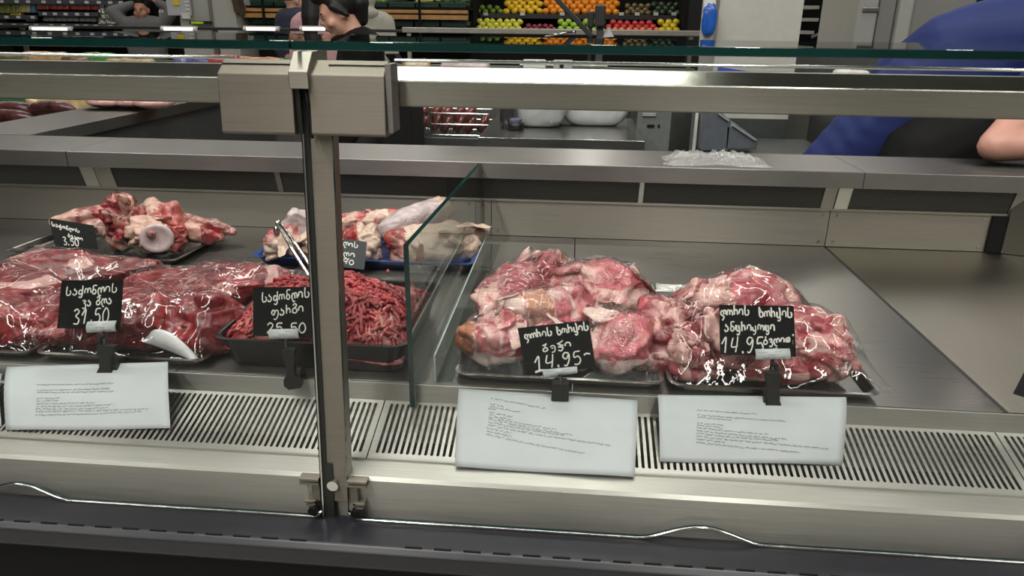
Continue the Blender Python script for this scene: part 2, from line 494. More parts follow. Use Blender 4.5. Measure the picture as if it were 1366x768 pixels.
# clamp covers of the glass
for x0, x1, nm in ((-.4365, -.343, 'clamp_cover'), (-.3225, -.229, 'clamp_cover')):
    m = MB()
    m.prism([(.884, 1.217), (.889, 1.2140), (.927, 1.2140), (.927, 1.301), (.913, 1.3025), (.8895, 1.2865)], x0, x1, bev=.0012)
    m.build(nm, M['cast'], P)
MB().b(-.2285, -.2215, .892, .927, 1.219, 1.300).build('clamp_end_plate', M['steel'], P)
MB().prism([(.882, 1.2705), (.882, 1.2905), (.905, 1.3125), (.96, 1.3145), (.96, 1.2705)], -.3445, -.3205, bev=.001).build('shelf_bracket', M['steel_dk'], P)
MB().tube([(-.331, .897, 1.275), (-.328, .893, 1.262), (-.3255, .893, 1.24), (-.3255, .895, 1.21)], .0022, 8).build('cable', M['black'], P, True)
MB().b(-.3425, -.3365, .893, .925, 1.215, 1.30).build('clamp_gasket', M['rubber'], P)
# lower glass clips
for sx, kx in ((-.3475, -1), (-.2925, 1)):
    m = MB()
    z0 = .687
    m.b(sx - .006, sx + .006, .852, .861, .70, .74, .001)
    for dz in (.7385, .7325):
        m.b(min(sx - .007 * kx, sx + .021 * kx), max(sx - .007 * kx, sx + .021 * kx), .846, .861, dz - .0018, dz + .0018)
    m.b(min(sx, sx + .016 * kx), max(sx, sx + .016 * kx), .846, .861, .7005, .7035)
    m.b(min(sx, sx + .014 * kx), max(sx, sx + .014 * kx), .846, .861, .6945, .697)
    m.b(min(sx + .0, sx + .003 * kx), max(sx, sx + .003 * kx), .846, .861, .6945, .7035)
    o = m.build('glass_clip', M['cast'], P)
    MB().cyl((sx + .004 * kx, .853, .689), (sx + .004 * kx, .842, .688), .0072, 18).build('clip_knob', M['black'], o, False)

# front glass panes with a hand notch in the lower edge
def pane(x0, x1, notches, name):
    zt = 1.298; zb = .678
    bot = []
    n = 160
    for i in range(n + 1):
        xx = x0 + (x1 - x0) * i / n
        z = zb
        for c, hw, hh in notches:
            t = abs(xx - c) / hw
            if t < 1: z += hh * (.5 + .5 * math.cos(math.pi * t)) ** .8
        for xe in (x0, x1):
            if abs(xx - xe) < .012: z += .010 * (1 - math.sqrt(max(0, 1 - (1 - abs(xx - xe) / .012) ** 2)))
        bot.append((xx, z))
    pts = bot + [(x1, zt), (x0, zt)]
    m = MB(); F = [m.bm.verts.new((a, fy(z) - .003, z)) for a, z in pts]; B = [m.bm.verts.new((a, fy(z) + .003, z)) for a, z in pts]
    # faces of the slab as strips, so the notch stays clean
    nb = len(bot)
    tF = [m.bm.verts.new((a, fy(zt) - .003, zt)) for a, z in bot[1:-1]]; tB = [m.bm.verts.new((a, fy(zt) + .003, zt)) for a, z in bot[1:-1]]
    topF = [F[-1]] + tF + [F[-2]]; topB = [B[-1]] + tB + [B[-2]]
    for i in range(nb - 1):
        m.bm.faces.new((F[i], F[i + 1], topF[i + 1], topF[i])); m.bm.faces.new((B[i + 1], B[i], topB[i], topB[i + 1]))
        f = m.bm.faces.new((topF[i], topF[i + 1], topB[i + 1], topB[i])); f.material_index = 1
        f = m.bm.faces.new((F[i + 1], F[i], B[i], B[i + 1])); f.material_index = 1
    for i in (0, nb - 1):
        f = m.bm.faces.new((F[i], topF[i], topB[i], B[i])); f.material_index = 1
    o = m.build(name, [M['glass'], M['glass_edge']], P)
    t = MB().tube([(a, fy(z) - .0015, z - .0012) for a, z in bot], .0021, 8).build('edge_trim', M['chrome'], o, True)
    return o


pane(XL, -.3395, [(-.80, .075, .022)], 'front_glass')
pane(-.3005, XR, [(.197, .085, .022)], 'front_glass')
# glass shelf on top
for a, b, yb in ((XL, -.3395, 1.30), (-.3375, XR, 1.23)):
    m = MB().b(a, b, .88, yb, 1.3150, 1.3255, .0012)
    for f in m.bm.faces:
        n = f.normal
        if abs(f.calc_center_median().z - 1.32) < .0045: f.material_index = 1
    m.build('glass_shelf', [M['glass_div'], M['glass_edge']], P)

# ------------------------------------------------------------------ lift-out steel: deck panels, grilles, worktops
dk = [(-1.93, -1.28), (-1.2785, -.6345), (-.633, .0122), (.0138, .6585)]
labs = ['brushed steel deck panel at far left under the bone tray', 'brushed steel deck panel under the mince tray and bone tray', 'brushed steel deck panel under the wrapped pork tray beside glass divider', 'brushed steel deck panel half bare, under the priced neck pork']
for (a, b), l in zip(dk, labs):
    tag(MB().b(a, b, 1.024, 1.884, ZD - .004, ZD, .0008).build('meat_deck', M['deck'], None), l, 'display deck', 'steel deck panels')
d5 = MB().b(.6665, 1.70, 1.024, 1.884, ZD - .004, ZD, .0008).build('meat_deck', M['deck_y'], None)
tag(d5, 'bare brushed steel deck panel right of the dark seam, with scratches', 'display deck', 'steel deck panels')
tag(MB().b(.6588, .6662, 1.024, 1.884, ZD - .006, ZD - .001).build('deck_seam_strip', M['rubber'], None), 'dark strip filling the joint between the two right deck panels', 'strip')


def grille(x0, x1, label):
    pitch = .0091; sw = .0046
    ya, za, yb, zb = 1.0185, .7755, .9035, .7445
    L = math.hypot(yb - ya, zb - za); dv = Vector((0, (yb - ya) / L, (zb - za) / L))
    n = int((x1 - x0 - .006) / pitch); off = ((x1 - x0) - n * pitch) / 2
    m = MB()
    def pt(x, s): return (x, ya + dv.y * s, za + dv.z * s)
    s0, s1 = .0065, L - .0085
    r = sw / 2
    for i in range(n):
        xc = x0 + off + pitch * (i + .5)
        hole = []; outer = []
        K = 6
        for j in range(K + 1):
            t = math.pi * j / K
            hole.append((xc + r * math.cos(t), s0 + r - r * math.sin(t))); 
            outer.append((xc + pitch / 2 * max(-1, min(1, 1.6 * math.cos(t))), 0.0))
        for j in range(K + 1):
            t = math.pi * j / K
            hole.append((xc - r * math.cos(t), s1 - r + r * math.sin(t)))
            outer.append((xc - pitch / 2 * max(-1, min(1, 1.6 * math.cos(t))), L))
        H = [m.bm.verts.new(pt(*p)) for p in hole]; O = [m.bm.verts.new(pt(*p)) for p in outer]
        N = len(H)
        for j in range(N):
            k = (j + 1) % N
            try: m.bm.faces.new((H[j], H[k], O[k], O[j]))
            except ValueError: pass
    for a, b in ((x0, x0 + off), (x1 - off, x1)):
        m.quad(pt(a, 0), pt(b, 0), pt(b, L), pt(a, L))
    bmesh.ops.remove_doubles(m.bm, verts=m.bm.verts[:], dist=.00005)
    bmesh.ops.recalc_face_normals(m.bm, faces=m.bm.faces[:])
    o = m.build('air_grille', M['steel_lt'], None)
    s = o.modifiers.new('thick', 'SOLIDIFY'); s.thickness = .0014; s.offset = -1
    MB().b(x0, x1, yb - .004, yb + .0005, zb - .004, zb + .0006).build('front_fold', M['steel_lt'], o)
    tag(o, label, 'air grille', 'slotted steel air grilles')


grille(-1.92, -.922, 'slotted steel air grille at far left edge beside the price notice')
grille(-.920, -.287, 'slotted steel air grille under the beef and mince, left of its seam')
grille(-.285, .349 + .30, 'slotted steel air grille under the two pork notices, right of the post')
grille(.651, 1.70, 'slotted steel air grille section at far right below the bare deck')

for a, b, l in ((-1.93, -1.3565, 'steel worktop section at the left corner above the vent'), (-1.3545, .7162, 'long middle steel worktop section along the back of the case'), (.7178, 1.75, 'steel worktop section at right under the worker elbow')):
    m = MB().prism([(1.85, .969), (1.85, 1.0085), (1.8515, 1.01), (2.095, 1.01), (2.095, .972), (2.092, .972), (2.092, 1.006), (1.853, 1.006), (1.853, .969)], a, b)
    tag(m.build('worktop', M['steel'], None), l, 'worktop', 'steel worktop sections')

# glass divider and acrylic strip
gx = -.237
def divider():
    prof = [(1.026, ZD + .0005), (1.0165, ZD + .0005), (1.0165, .777), (.9985, .777), (.9985, 1.043), (1.842, 1.009), (1.842, .968), (1.862, .96), (1.879, .91), (1.879, ZD + .0005)]
    m = MB(); m.prism(prof, gx - .004, gx + .004)
    for f in m.bm.faces:
        if abs(f.normal.x) < .5: f.material_index = 1
    return m.build('glass_divider', [M['glass_div'], M['glass_edge']], None)
tag(divider(), 'upright clear glass divider with sloping green edge beside the mince tray', 'glass divider')
m = MB(); m.b(-.2065, -.2045, 1.03, 1.80, ZD + .0005, .853); m.b(-.2045, -.178, 1.03, 1.80, ZD + .0005, ZD + .002)
ac = m.build('shelf_divider', M['acrylic'], None)
MB().b(-.2068, -.2042, 1.028, 1.80, .853, .8542).b(-.2068, -.2042, 1.0275, 1.0298, ZD + .0005, .853).build('edge_strip', plain('acrylic_edge', (168, 184, 180), .2, coat=.5), ac)
tag(ac, 'low clear acrylic divider strip on the deck between glass divider and pork tray', 'shelf divider')

# ------------------------------------------------------------------ trays
def rrect(cx, cy, w, d, r, rot, n=5):
    pts = []
    for qx, qy, a0 in ((1, 1, 0), (-1, 1, 90), (-1, -1, 180), (1, -1, 270)):
        for i in range(n + 1):
            t = math.radians(a0 + 90 * i / n)
            pts.append((qx * (w / 2 - r) + r * math.cos(t), qy * (d / 2 - r) + r * math.sin(t)))
    c, s = math.cos(rot), math.sin(rot)
    return [(cx + x * c - y * s, cy + x * s + y * c) for x, y in pts]


def tray(x0, x1, y0, y1, h, slope, rim, mat, label, cat='tray', group=None, rot=0, r=.02, zb=ZD + .0006, th=.0016, name='display_tray'):
    cx, cy, w, d = (x0 + x1) / 2, (y0 + y1) / 2, x1 - x0, y1 - y0
    # (inset, z) from the underside out over the rim and back down inside
    prof = [(rim + slope + .004, 0), (rim + slope, .003), (rim, h - .0015), (0.0005, h - .0015 - .0005), (0, h - .0002), (.0008, h), (rim * .9, h + .0004), (rim + th, h - .001), (rim + slope + th, .003 + th), (rim + slope + .005, th)]
    m = MB(); rings = []
    for ins, z in prof:
        rings.append([m.bm.verts.new((x, y, zb + z)) for x, y in rrect(cx, cy, w - 2 * ins, d - 2 * ins, max(.004, r - ins * .4), rot)])
    N = len(rings[0])
    for a, b in zip(rings[:-1], rings[1:]):
        for i in range(N): m.bm.faces.new((a[i], a[(i + 1) % N], b[(i + 1) % N], b[i]))
    m.bm.faces.new(rings[0][::-1]); m.bm.faces.new(rings[-1])
    o = m.build(name, mat, None); tag(o, label, cat, group)
    return o


TR = M['steel_pol']
tray(-.176, .157, 1.029, 1.565, .016, .006, .006, TR, 'steel tray of wrapped pork shoulder right of the glass divider', group='steel display trays')
tray(.162, .484, 1.027, 1.505, .016, .006, .006, TR, 'steel tray of wrapped pork neck at the right end of the meat', group='steel display trays')
tray(-.885, -.588, 1.029, 1.50, .016, .006, .006, TR, 'steel tray of wrapped beef beside the black mince tray', group='steel display trays')
tray(-1.23, -.890, 1.029, 1.50, .016, .006, .006, TR, 'steel tray of wrapped beef at the far left edge', group='steel display trays')
tray(-1.335, -.895, 1.535, 1.77, .018, .008, .009, TR, 'steel tray of beef bones at the back left', group='steel display trays', rot=-.06)
tray(-.735, -.215, 1.548, 1.80, .026, .012, .008, M['tray_blue'], 'blue plastic tray of knuckle bones at the back behind the post')
tray(-.576, -.2475, 1.032, 1.345, .056, .014, .006, M['tray_black'], 'deep black plastic tray heaped with red minced beef', r=.03)

# ------------------------------------------------------------------ meat
TRAY_MEAT = {}


def smooth_noise(p, sc, seed, oct=3):
    return mnoise.fractal(Vector((p.x * sc + seed * 7.13, p.y * sc - seed * 3.7, p.z * sc + seed * 1.9)), 1.0, 2.1, oct, noise_basis='PERLIN_ORIGINAL')


def meat(name, label, A, B, zc, w, h, mat, seed, tr, cat='meat', group=None, zone=None, lump=.14, pw=2.9, sub=5, zb=.8125, fold=.07, dents=(), taper=0, parent=None, sc=10, bend=0, cuts=4, ymin=1.056, flaps=0):
    za, zb_ = (zc if isinstance(zc, tuple) else (zc, zc))
    a = at(A[0], A[1], z=za); b = at(B[0], B[1], z=zb_)
    c = (a + b) / 2; L = (b - a); Lh = Vector((L.x, L.y, 0)); hl = Lh.length / 2; ex = Lh.normalized(); ey = Vector((-ex.y, ex.x, 0))
    if ey.y > 0: pass
    bm = bmesh.new(); bmesh.ops.create_icosphere(bm, subdivisions=sub, radius=1)
    lay = bm.verts.layers.float.new('zone')
    amp = min(w, h)
    rc = random.Random(seed * 17 + 3); CUT = []
    for _ in range(cuts):
        cn = Vector((rc.uniform(-1, 1), rc.uniform(-1, 1), rc.uniform(-.3, 1))).normalized(); CUT.append((cn, rc.uniform(.62, .85)))
    for v in bm.verts:
        n = v.co.normalized()
        k = (abs(n.x) ** pw + abs(n.y) ** pw + abs(n.z) ** pw) ** (-1 / pw)
        u, s, t = n.x * k, n.y * k, n.z * k
        q_ = Vector((u, s, t))
        for cn, co in CUT:
            e_ = q_.dot(cn) - co
            if e_ > 0: q_ = q_ - cn * e_ * .85
        u, s, t = q_
        tp = 1 - taper * (u * .5 + .5)
        p0 = Vector((u * hl, s * w / 2 * tp, t * h / 2 * tp))
        d = smooth_noise(p0, sc, seed, 4) * lump * amp
        rd = abs(smooth_noise(p0, sc * .8, seed + 40, 3))
        d -= max(0, .16 - rd) / .16 * fold * amp
        d += smooth_noise(p0, sc * 5.5, seed + 9, 3) * .03 * amp
        p = p0 + n * d
        for (du, ds, dt), dr, dd in dents:
            q = Vector((p0.x - du * hl, p0.y - ds * w / 2, p0.z - dt * h / 2)).length
            if q < dr: p -= n * dd * (1 - (q / dr) ** 2)
        zlin = (b.z - a.z) / 2 * u
        wp = c + ex * p.x + ey * (p.y + bend * (u * u - .4)) + Vector((0, 0, p.z + zlin))
        if wp.z < zb: wp.z = zb + (wp.z - zb) * .02
        v.co = wp
        f = 0.0
        if zone: f = zone(u, s * (-1 if ey.y > 0 else 1), t)      # s>0 faces the shop front
        v[lay] = f
    lo = min(v.co.y for v in bm.verts)
    if lo < ymin:
        for v in bm.verts: v.co.y += ymin - lo
    me = bpy.data.meshes.new(name); bm.to_mesh(me); bm.free()
    for p in me.polygons: p.use_smooth = True
    me.materials.append(mat)
    o = bpy.data.objects.new(name, me); C.objects.link(o)
    if parent: o.parent = parent
    else: tag(o, label, cat, group)
    if tr: TRAY_MEAT.setdefault(tr, []).append(o)
    if flaps:
        rc = random.Random(seed * 5 + 1); vs_ = [v for v in me.vertices if v.normal.z > .1 and v.normal.y < .5]
        for i in range(flaps):
            v = rc.choice(vs_); q = Vector(v.normal).to_track_quat('Z', 'Y').to_matrix() @ Matrix.Rotation(rc.uniform(0, 6), 3, 'Z')
            sx, sy, sz = amp * rc.uniform(.30, .55), amp * rc.uniform(.12, .24), amp * rc.uniform(.03, .055)
            fb = bmesh.new(); bmesh.ops.create_icosphere(fb, subdivisions=4, radius=1); la = fb.verts.layers.float.new('zone'); zf = rc.choice((0, 0, .95, .5, .95))
            for w_ in fb.verts:
                p0 = Vector((w_.co.x * sx, w_.co.y * sy, w_.co.z * sz + .12 * sx * (w_.co.x ** 2)))
                p0 += w_.co.normalized() * smooth_noise(p0, 30, seed + i, 3) * .012
                pw_ = v.co + q @ p0; pw_.z = max(pw_.z, zb); pw_.y = max(pw_.y, ymin - .004); w_.co = pw_; w_[la] = zf
            fm = bpy.data.meshes.new('flap'); fb.to_mesh(fm); fb.free()
            for p in fm.polygons: p.use_smooth = True
            fm.materials.append(mat); fo = bpy.data.objects.new('fat_flap' if zf > .6 else 'meat_flap', fm); C.objects.link(fo); fo.parent = o
            if tr: TRAY_MEAT[tr].append(fo)
    return o


def band(v, c, w): return max(0, 1 - ((v - c) / w) ** 2)


PG = 'pieces of wrapped pork shoulder'
meat('pork_shoulder', 'wrapped pork shoulder piece with pale knuckle end at back left of its tray', (638, 412), (744, 352), (.855, .885), .11, .095, PORK[2], 1, 'pork', group=PG, flaps=4, sc=13, fold=.12, lump=.17,
     zone=lambda u, s, t: 1.9 * (u > .62) * (s < .6) + 1.15 * max(0, -u - .45) * 1.6 + .35 * band(s, -.2, .4))
meat('pork_shoulder', 'wrapped pork shoulder piece with yellowish fat front at back right of its tray', (738, 392), (862, 378), .868, .15, .105, PORK[0], 2, 'pork', group=PG, flaps=4, sc=13, fold=.12, lump=.17,
     zone=lambda u, s, t: 1.15 * band(t, -.15, .5) * (s > .1) + .3 * band(u, .2, .3))
meat('pork_shoulder', 'wrapped pork piece with orange skin patch in the middle of the pork tray', (664, 418), (802, 408), .872, .10, .075, PORK[1], 3, 'pork', group=PG, flaps=4, sc=13, fold=.12, lump=.17,
     zone=lambda u, s, t: 2.2 * (-.55 < u < -.05) * (s > -.6) + 1.0 * (-.95 < u < -.6) + .5 * band(u, .35, .2))
meat('pork_shoulder', 'wrapped pork shoulder piece with skin on its left end at front left', (602, 468), (706, 464), .848, .125, .078, PORK[0], 4, 'pork', group=PG, flaps=4, sc=13, fold=.12, lump=.17,
     zone=lambda u, s, t: 2.1 * (u < -.62 + .1 * s) + 1.05 * (t < -.25) * (s > .2) + .6 * band(u, .1, .12) * (t > 0))
meat('pork_shoulder', 'wrapped pork shoulder piece at front right of its tray, right of the tilted sign', (780, 468), (878, 472), .852, .135, .088, PORK[1], 5, 'pork', group=PG, flaps=4, sc=13, fold=.12, lump=.17,
     zone=lambda u, s, t: 1.0 * (u < -.7) + .9 * band(t, -.4, .35) * (s > .2))
meat('pork_shoulder', 'wrapped pork shoulder piece partly hidden behind the tilted pork sign', (692, 482), (806, 480), .842, .11, .068, PORK[1], 6, 'pork', group=PG, flaps=4, sc=13, fold=.12, lump=.17, zone=lambda u, s, t: .9 * (t < -.2))

NG = 'pieces of wrapped pork neck'
meat('pork_neck', 'wrapped pork neck slab with pale fat top at the back of its tray', (898, 394), (1066, 402), .872, .14, .092, ENTR[1], 11, 'neck', group=NG, flaps=3, sc=11, fold=.13, lump=.2,
     zone=lambda u, s, t: .95 * (u < -.15) * band(t, .55, .6) + .6 * band(u, .75, .2) * (t > 0))
meat('pork_neck', 'dark marbled pork neck piece at the left edge of its tray', (878, 410), (916, 478), (.872, .852), .115, .105, ENTR[0], 12, 'neck', group=NG, flaps=3, sc=11, fold=.13, lump=.2,
     zone=lambda u, s, t: .75 * band(u, .1, .22) * (t > .1))
meat('pork_neck', 'ragged pork neck piece at the front left corner of its tray', (884, 490), (980, 495), .848, .10, .085, ENTR[0], 13, 'neck', group=NG, flaps=3, sc=11, fold=.13, lump=.2,
     zone=lambda u, s, t: .55 * band(u, .4, .2))
meat('pork_neck', 'pale pink pork loin end with white fat edge behind the sign clip', (972, 490), (1050, 498), .848, .105, .08, ENTR[2], 14, 'neck', group=NG, flaps=1, lump=.08,
     zone=lambda u, s, t: 1.1 * (u < -.66) + 1.0 * (t < -.5))
meat('pork_neck', 'small pork neck lump at the front right below the sign', (1040, 503), (1098, 506), .840, .08, .062, ENTR[1], 15, 'neck', group=NG, flaps=3, sc=11, fold=.13, lump=.2,
     zone=lambda u, s, t: .8 * band(t, -.2, .3))
meat('pork_neck', 'pork neck piece with white bone end at the right corner of the film', (1052, 468), (1146, 486), (.862, .842), .10, .075, ENTR[1], 16, 'neck', group=NG, flaps=3, sc=14, fold=.14, lump=.2, taper=.3,
     zone=lambda u, s, t: 1.1 * (u > .45) * (t > -.2))
meat('pork_neck', 'pork neck piece right of the sign with a fat streak', (1000, 438), (1118, 442), .868, .14, .088, ENTR[1], 17, 'neck', group=NG, flaps=3, sc=11, fold=.13, lump=.2,
     zone=lambda u, s, t: .9 * band(u, .55, .16) + .5 * band(s, 0, .15))
meat('pork_neck', 'pork neck piece in the middle of its tray left of the sign', (916, 450), (1012, 455), .868, .13, .09, ENTR[0], 18, 'neck', group=NG, flaps=3, sc=11, fold=.13, lump=.2,
     zone=lambda u, s, t: .95 * band(u, -.35, .3) * (t > 0))

BG = 'pieces of wrapped beef'
meat('beef_cut', 'large wrapped beef cut across the back beside the knuckle bones', (158, 396), (388, 372), (.855, .868), .145, .098, BEEF[0], 21, 'beef2', group=BG, taper=.15,
     zone=lambda u, s, t: .8 * band(u, .78, .12) * (t > 0) + .45 * band(s, .1, .1) * (u < .2))
meat('beef_cut', 'wrapped beef piece in the middle above the front beef slab', (158, 418), (246, 412), .872, .10, .075, BEEF[0], 22, 'beef2', group=BG)
meat('beef_cut', 'thick wrapped beef chunk left of the mince tray', (218, 428), (334, 424), .858, .13, .098, BEEF[2], 23, 'beef2', group=BG, fold=.16,
     zone=lambda u, s, t: .55 * band(u, -.45, .1) * (t < .2))
meat('beef_cut', 'broad front beef slab with fine grain below its price sign', (66, 450), (232, 440), .848, .15, .088, BEEF[2], 24, 'beef2', group=BG, lump=.14)
meat('beef_cut', 'dark small beef piece at front left of the second tray', (52, 464), (124, 458), .84, .09, .07, BEEF[1], 25, 'beef2', group=BG)
meat('beef_cut', 'dark beef end at the front beside the white film glare sheet', (226, 462), (322, 448), .838, .10, .062, BEEF[1], 26, 'beef2', group=BG)
meat('beef_cut', 'wrapped beef cut at the back of the far left tray below the bones', (0, 367), (208, 361), .858, .145, .088, BEEF[0], 27, 'beef1', group=BG,
     zone=lambda u, s, t: .62 * band(u, .1, .35) * band(s, .4, .5))
meat('beef_cut', 'sliced beef leg with pale fat cap at the left edge', (-60, 388), (96, 394), .862, .13, .088, BEEF[2], 28, 'beef1', group=BG,
     zone=lambda u, s, t: 1.2 * (s > .1) * (-.3 < u < .45) * (t < .5) + .8 * band(t, .75, .18) * (u > -.2))
meat('beef_cut', 'lean beef cut at front left with bright film highlights', (-80, 440), (86, 428), .855, .15, .105, BEEF[2], 29, 'beef1', group=BG)
meat('beef_cut', 'beef trimming lying at the very front of the far left tray', (-60, 468), (62, 466), .835, .09, .06, BEEF[0], 30, 'beef1', group=BG, zone=lambda u, s, t: .5 * band(u, .2, .3))

OG = 'bare beef bones on the steel tray'
zb = .814
meat('beef_bone', 'pale rib bone at the left end of the bone heap', (64, 298), (168, 279), (.868, .885), .05, .045, BONE, 41, 'bone', 'bone', OG, zone=lambda u, s, t: .9 * (u < -.3) * (t > -.2) + .3, zb=zb, sub=4, sc=22)
meat('beef_bone', 'red rib strip under the pale rib, behind the bone sign', (92, 306), (178, 292), (.85, .865), .06, .05, BONE, 42, 'bone', 'bone', OG, zb=zb, sub=4, sc=22, zone=lambda u, s, t: .5 * band(u, .3, .3))
meat('beef_bone', 'tall red vertebra standing up in the middle of the bone heap', (130, 284), (198, 296), (.905, .885), .09, .12, BONE, 43, 'bone', 'bone', OG, zb=zb, lump=.34, fold=.26, sc=20, cuts=7, flaps=3,
     zone=lambda u, s, t: 1.0 * band(u, .35, .22) * (s > -.2) + .7 * (t < -.6))
j = meat('beef_bone', 'joint bone with a round glassy white socket facing out', (174, 316), (250, 310), .862, .105, .088, BONE2, 44, 'bone', 'bone', OG, zb=zb, lump=.24, sub=5, sc=18, fold=.14, flaps=2,
         zone=lambda u, s, t: .9 * (u < .35) + .2)
meat('beef_bone', 'knobbly neck of bone rising behind the round socket', (186, 276), (246, 302), (.90, .875), .07, .07, BONE2, 45, 'bone', 'bone', OG, zb=zb, lump=.3, sub=4, sc=20, zone=lambda u, s, t: .8 * (u < .1))
meat('beef_bone', 'long meaty bone reaching to the right over the tray edge', (216, 288), (314, 310), (.882, .848), .05, .045, BONE, 46, 'bone', 'bone', OG, zb=zb, lump=.25, sub=4, sc=22, zone=lambda u, s, t: .9 * band(u, -.5, .35), taper=.2)
meat('beef_bone', 'short meaty bone below the long right bone', (226, 308), (300, 311), (.855, .845), .055, .05, BONE, 47, 'bone', 'bone', OG, zb=zb, lump=.25, sub=4, sc=22, zone=lambda u, s, t: .9 * band(u, 0, .35))
meat('beef_bone', 'cream bone chunk right of the bone price sign', (136, 312), (182, 322), (.85, .84), .06, .055, BONE2, 48, 'bone', 'bone', OG, zb=zb, lump=.3, sub=4, sc=22, zone=lambda u, s, t: .5)
meat('beef_bone', 'red lump of meat and bone left of the socket joint', (154, 302), (184, 314), (.868, .855), .05, .06, BONE, 49, 'bone', 'bone', OG, zb=zb, lump=.3, sub=4, sc=22)
# socket of the joint
sp = at(209, 318, y=1.545)
nrm = (CAM - sp).normalized(); nrm = Vector((nrm.x - .1, nrm.y, nrm.z * .6)).normalized()
q = nrm.to_track_quat('Z', 'Y').to_matrix()
m = MB(); N = 28; rings = []
for k, (r, z) in enumerate([(.026, -.05), (.037, -.006), (.037, .0), (.033, .004), (.026, .0022), (.016, -.001), (.006, -.002)]):
    rings.append([m.bm.verts.new(sp + q @ Vector((r * math.cos(2 * math.pi * i / N) * (1 + .06 * math.sin(3 * i)), r * .92 * math.sin(2 * math.pi * i / N), z))) for i in range(N)])
for a, b in zip(rings[:-1], rings[1:]):
    for i in range(N): m.bm.faces.new((a[i], a[(i + 1) % N], b[(i + 1) % N], b[i]))
m.bm.faces.new(rings[-1]); m.bm.faces.new(rings[0][::-1])
dk_ = m.build('joint_socket', plain('cartilage', (188, 166, 166), .25, nscale=60, var=.1, coat=.4), j, True); dk_['label'] = 'smooth pale round socket'
meat('socket_spot', None, (199, 309), (206, 313), .884, .022, .018, BONE, 50, 'bone', parent=j, sub=3, zb=zb)

KG = 'pale knuckle bones on the blue tray'
zb = .8165
meat('knuckle_bone', 'round pale knuckle at the left end of the blue tray', (350, 326), (418, 322), .855, .10, .075, KNUCK, 61, 'blue', 'bone', KG, zb=zb, lump=.22, sc=16, fold=.12, flaps=2,
     zone=lambda u, s, t: 1.9 * (s > .1) * band(u, -.1, .4) * (t > -.7) + .95 * (abs(u) > .4) * (t < .4))
meat('knuckle_bone', 'upright lilac white knuckle joint behind the metal tongs', (376, 300), (420, 304), .888, .075, .085, KNUCK, 62, 'blue', 'bone', KG, zb=zb, lump=.16, zone=lambda u, s, t: 1.9 * (s > -.4) * (t > -.5) + .8)
meat('knuckle_bone', 'knuckle piece half hidden behind the post', (405, 335), (452, 322), .85, .09, .07, KNUCK, 63, 'blue', 'bone', KG, zb=zb, sc=15, fold=.13, flaps=2, zone=lambda u, s, t: .95 * (t > -.3))
meat('knuckle_bone', 'long red shank bone at the back of the blue tray', (446, 300), (548, 284), (.872, .89), .065, .055, KNUCK, 64, 'blue', 'bone', KG, zb=zb, sc=15, fold=.13, flaps=2, zone=lambda u, s, t: .9 * band(u, .1, .45) * (t > -.5) * (s > 0), lump=.22)
meat('knuckle_bone', 'large smooth lilac white joint on top of the knuckle heap', (502, 306), (600, 274), (.872, .905), .095, .075, KNUCK, 65, 'blue', 'bone', KG, zb=zb, lump=.12, fold=.06, zone=lambda u, s, t: 1.95 * (u < .55) + .9)
meat('knuckle_bone', 'cream knuckle behind the half hidden grey sign', (446, 322), (516, 326), (.865, .85), .10, .085, KNUCK, 66, 'blue', 'bone', KG, zb=zb, sc=15, fold=.13, flaps=3, lump=.24, zone=lambda u, s, t: .95 * (u > -.1) + .4 * band(t, .5, .3))
meat('knuckle_bone', 'big cream shank with red end seen through the glass divider', (508, 330), (640, 322), (.855, .85), .11, .085, KNUCK, 67, 'blue', 'bone', KG, zb=zb, lump=.2, sc=14, fold=.12, flaps=3, zone=lambda u, s, t: .95 * (u > -.55))
meat('knuckle_bone', 'pale shank end rising at the right of the blue tray behind glass', (572, 318), (654, 306), (.87, .872), .08, .07, KNUCK, 68, 'blue', 'bone', KG, zb=zb, sc=15, fold=.13, flaps=3, lump=.24, zone=lambda u, s, t: .95)

# ------------------------------------------------------------------ minced beef
def mince():
    x0, x1, y0, y1 = -.562, -.262, 1.046, 1.33
    cx, cy = (x0 + x1) / 2, (y0 + y1) / 2
    def H(x, y):
        u = (x - cx) / (x1 - x0) * 2; v = (y - cy) / (y1 - y0) * 2
        e = max(0, 1 - abs(u) ** 3.2) * max(0, 1 - abs(v) ** 3.0)
        return .838 + .072 * e ** .55 * (1 - .12 * v - .5 * max(0, v)) + .018 * mnoise.noise(Vector((x * 14, y * 14, 3)))
    m = MB(); n = 26; g = [[m.bm.verts.new((x0 + (x1 - x0) * i / n, y0 + (y1 - y0) * jj / n, H(x0 + (x1 - x0) * i / n, y0 + (y1 - y0) * jj / n) - .003)) for jj in range(n + 1)] for i in range(n + 1)]
    for i in range(n):
        for jj in range(n): m.bm.faces.new((g[i][jj], g[i + 1][jj], g[i + 1][jj + 1], g[i][jj + 1]))
    rr = random.Random(3)
    for k in range(1300):
        x = rr.uniform(x0 + .008, x1 - .008); y = rr.uniform(y0 + .006, y1 - .008)
        a = rr.gauss(0.1, .75) + (math.pi if rr.random() < .5 else 0); ln = rr.uniform(.012, .036); cv = rr.gauss(0, 45)
        pts = []; seg = 8; lift = rr.uniform(-.001, .009)
        for s in range(seg):
            if not (x0 + .003 < x < x1 - .003 and y0 + .003 < y < y1 - .003): break
            pts.append((x, y, H(x, y) + lift + .0015 * math.sin(s * 1.7 + k)))
            x += math.cos(a) * ln / seg; y += math.sin(a) * ln / seg; a += cv * ln / seg
        if len(pts) > 2:
            r = rr.uniform(.0025, .0037)
            m.tube(pts, [r * .7] + [r] * (len(pts) - 2) + [r * .7], 6)
    o = m.build('minced_beef', MINCE, None, True)
    me = o.data; a = me.attributes.new('zone', 'FLOAT', 'POINT')
    return o


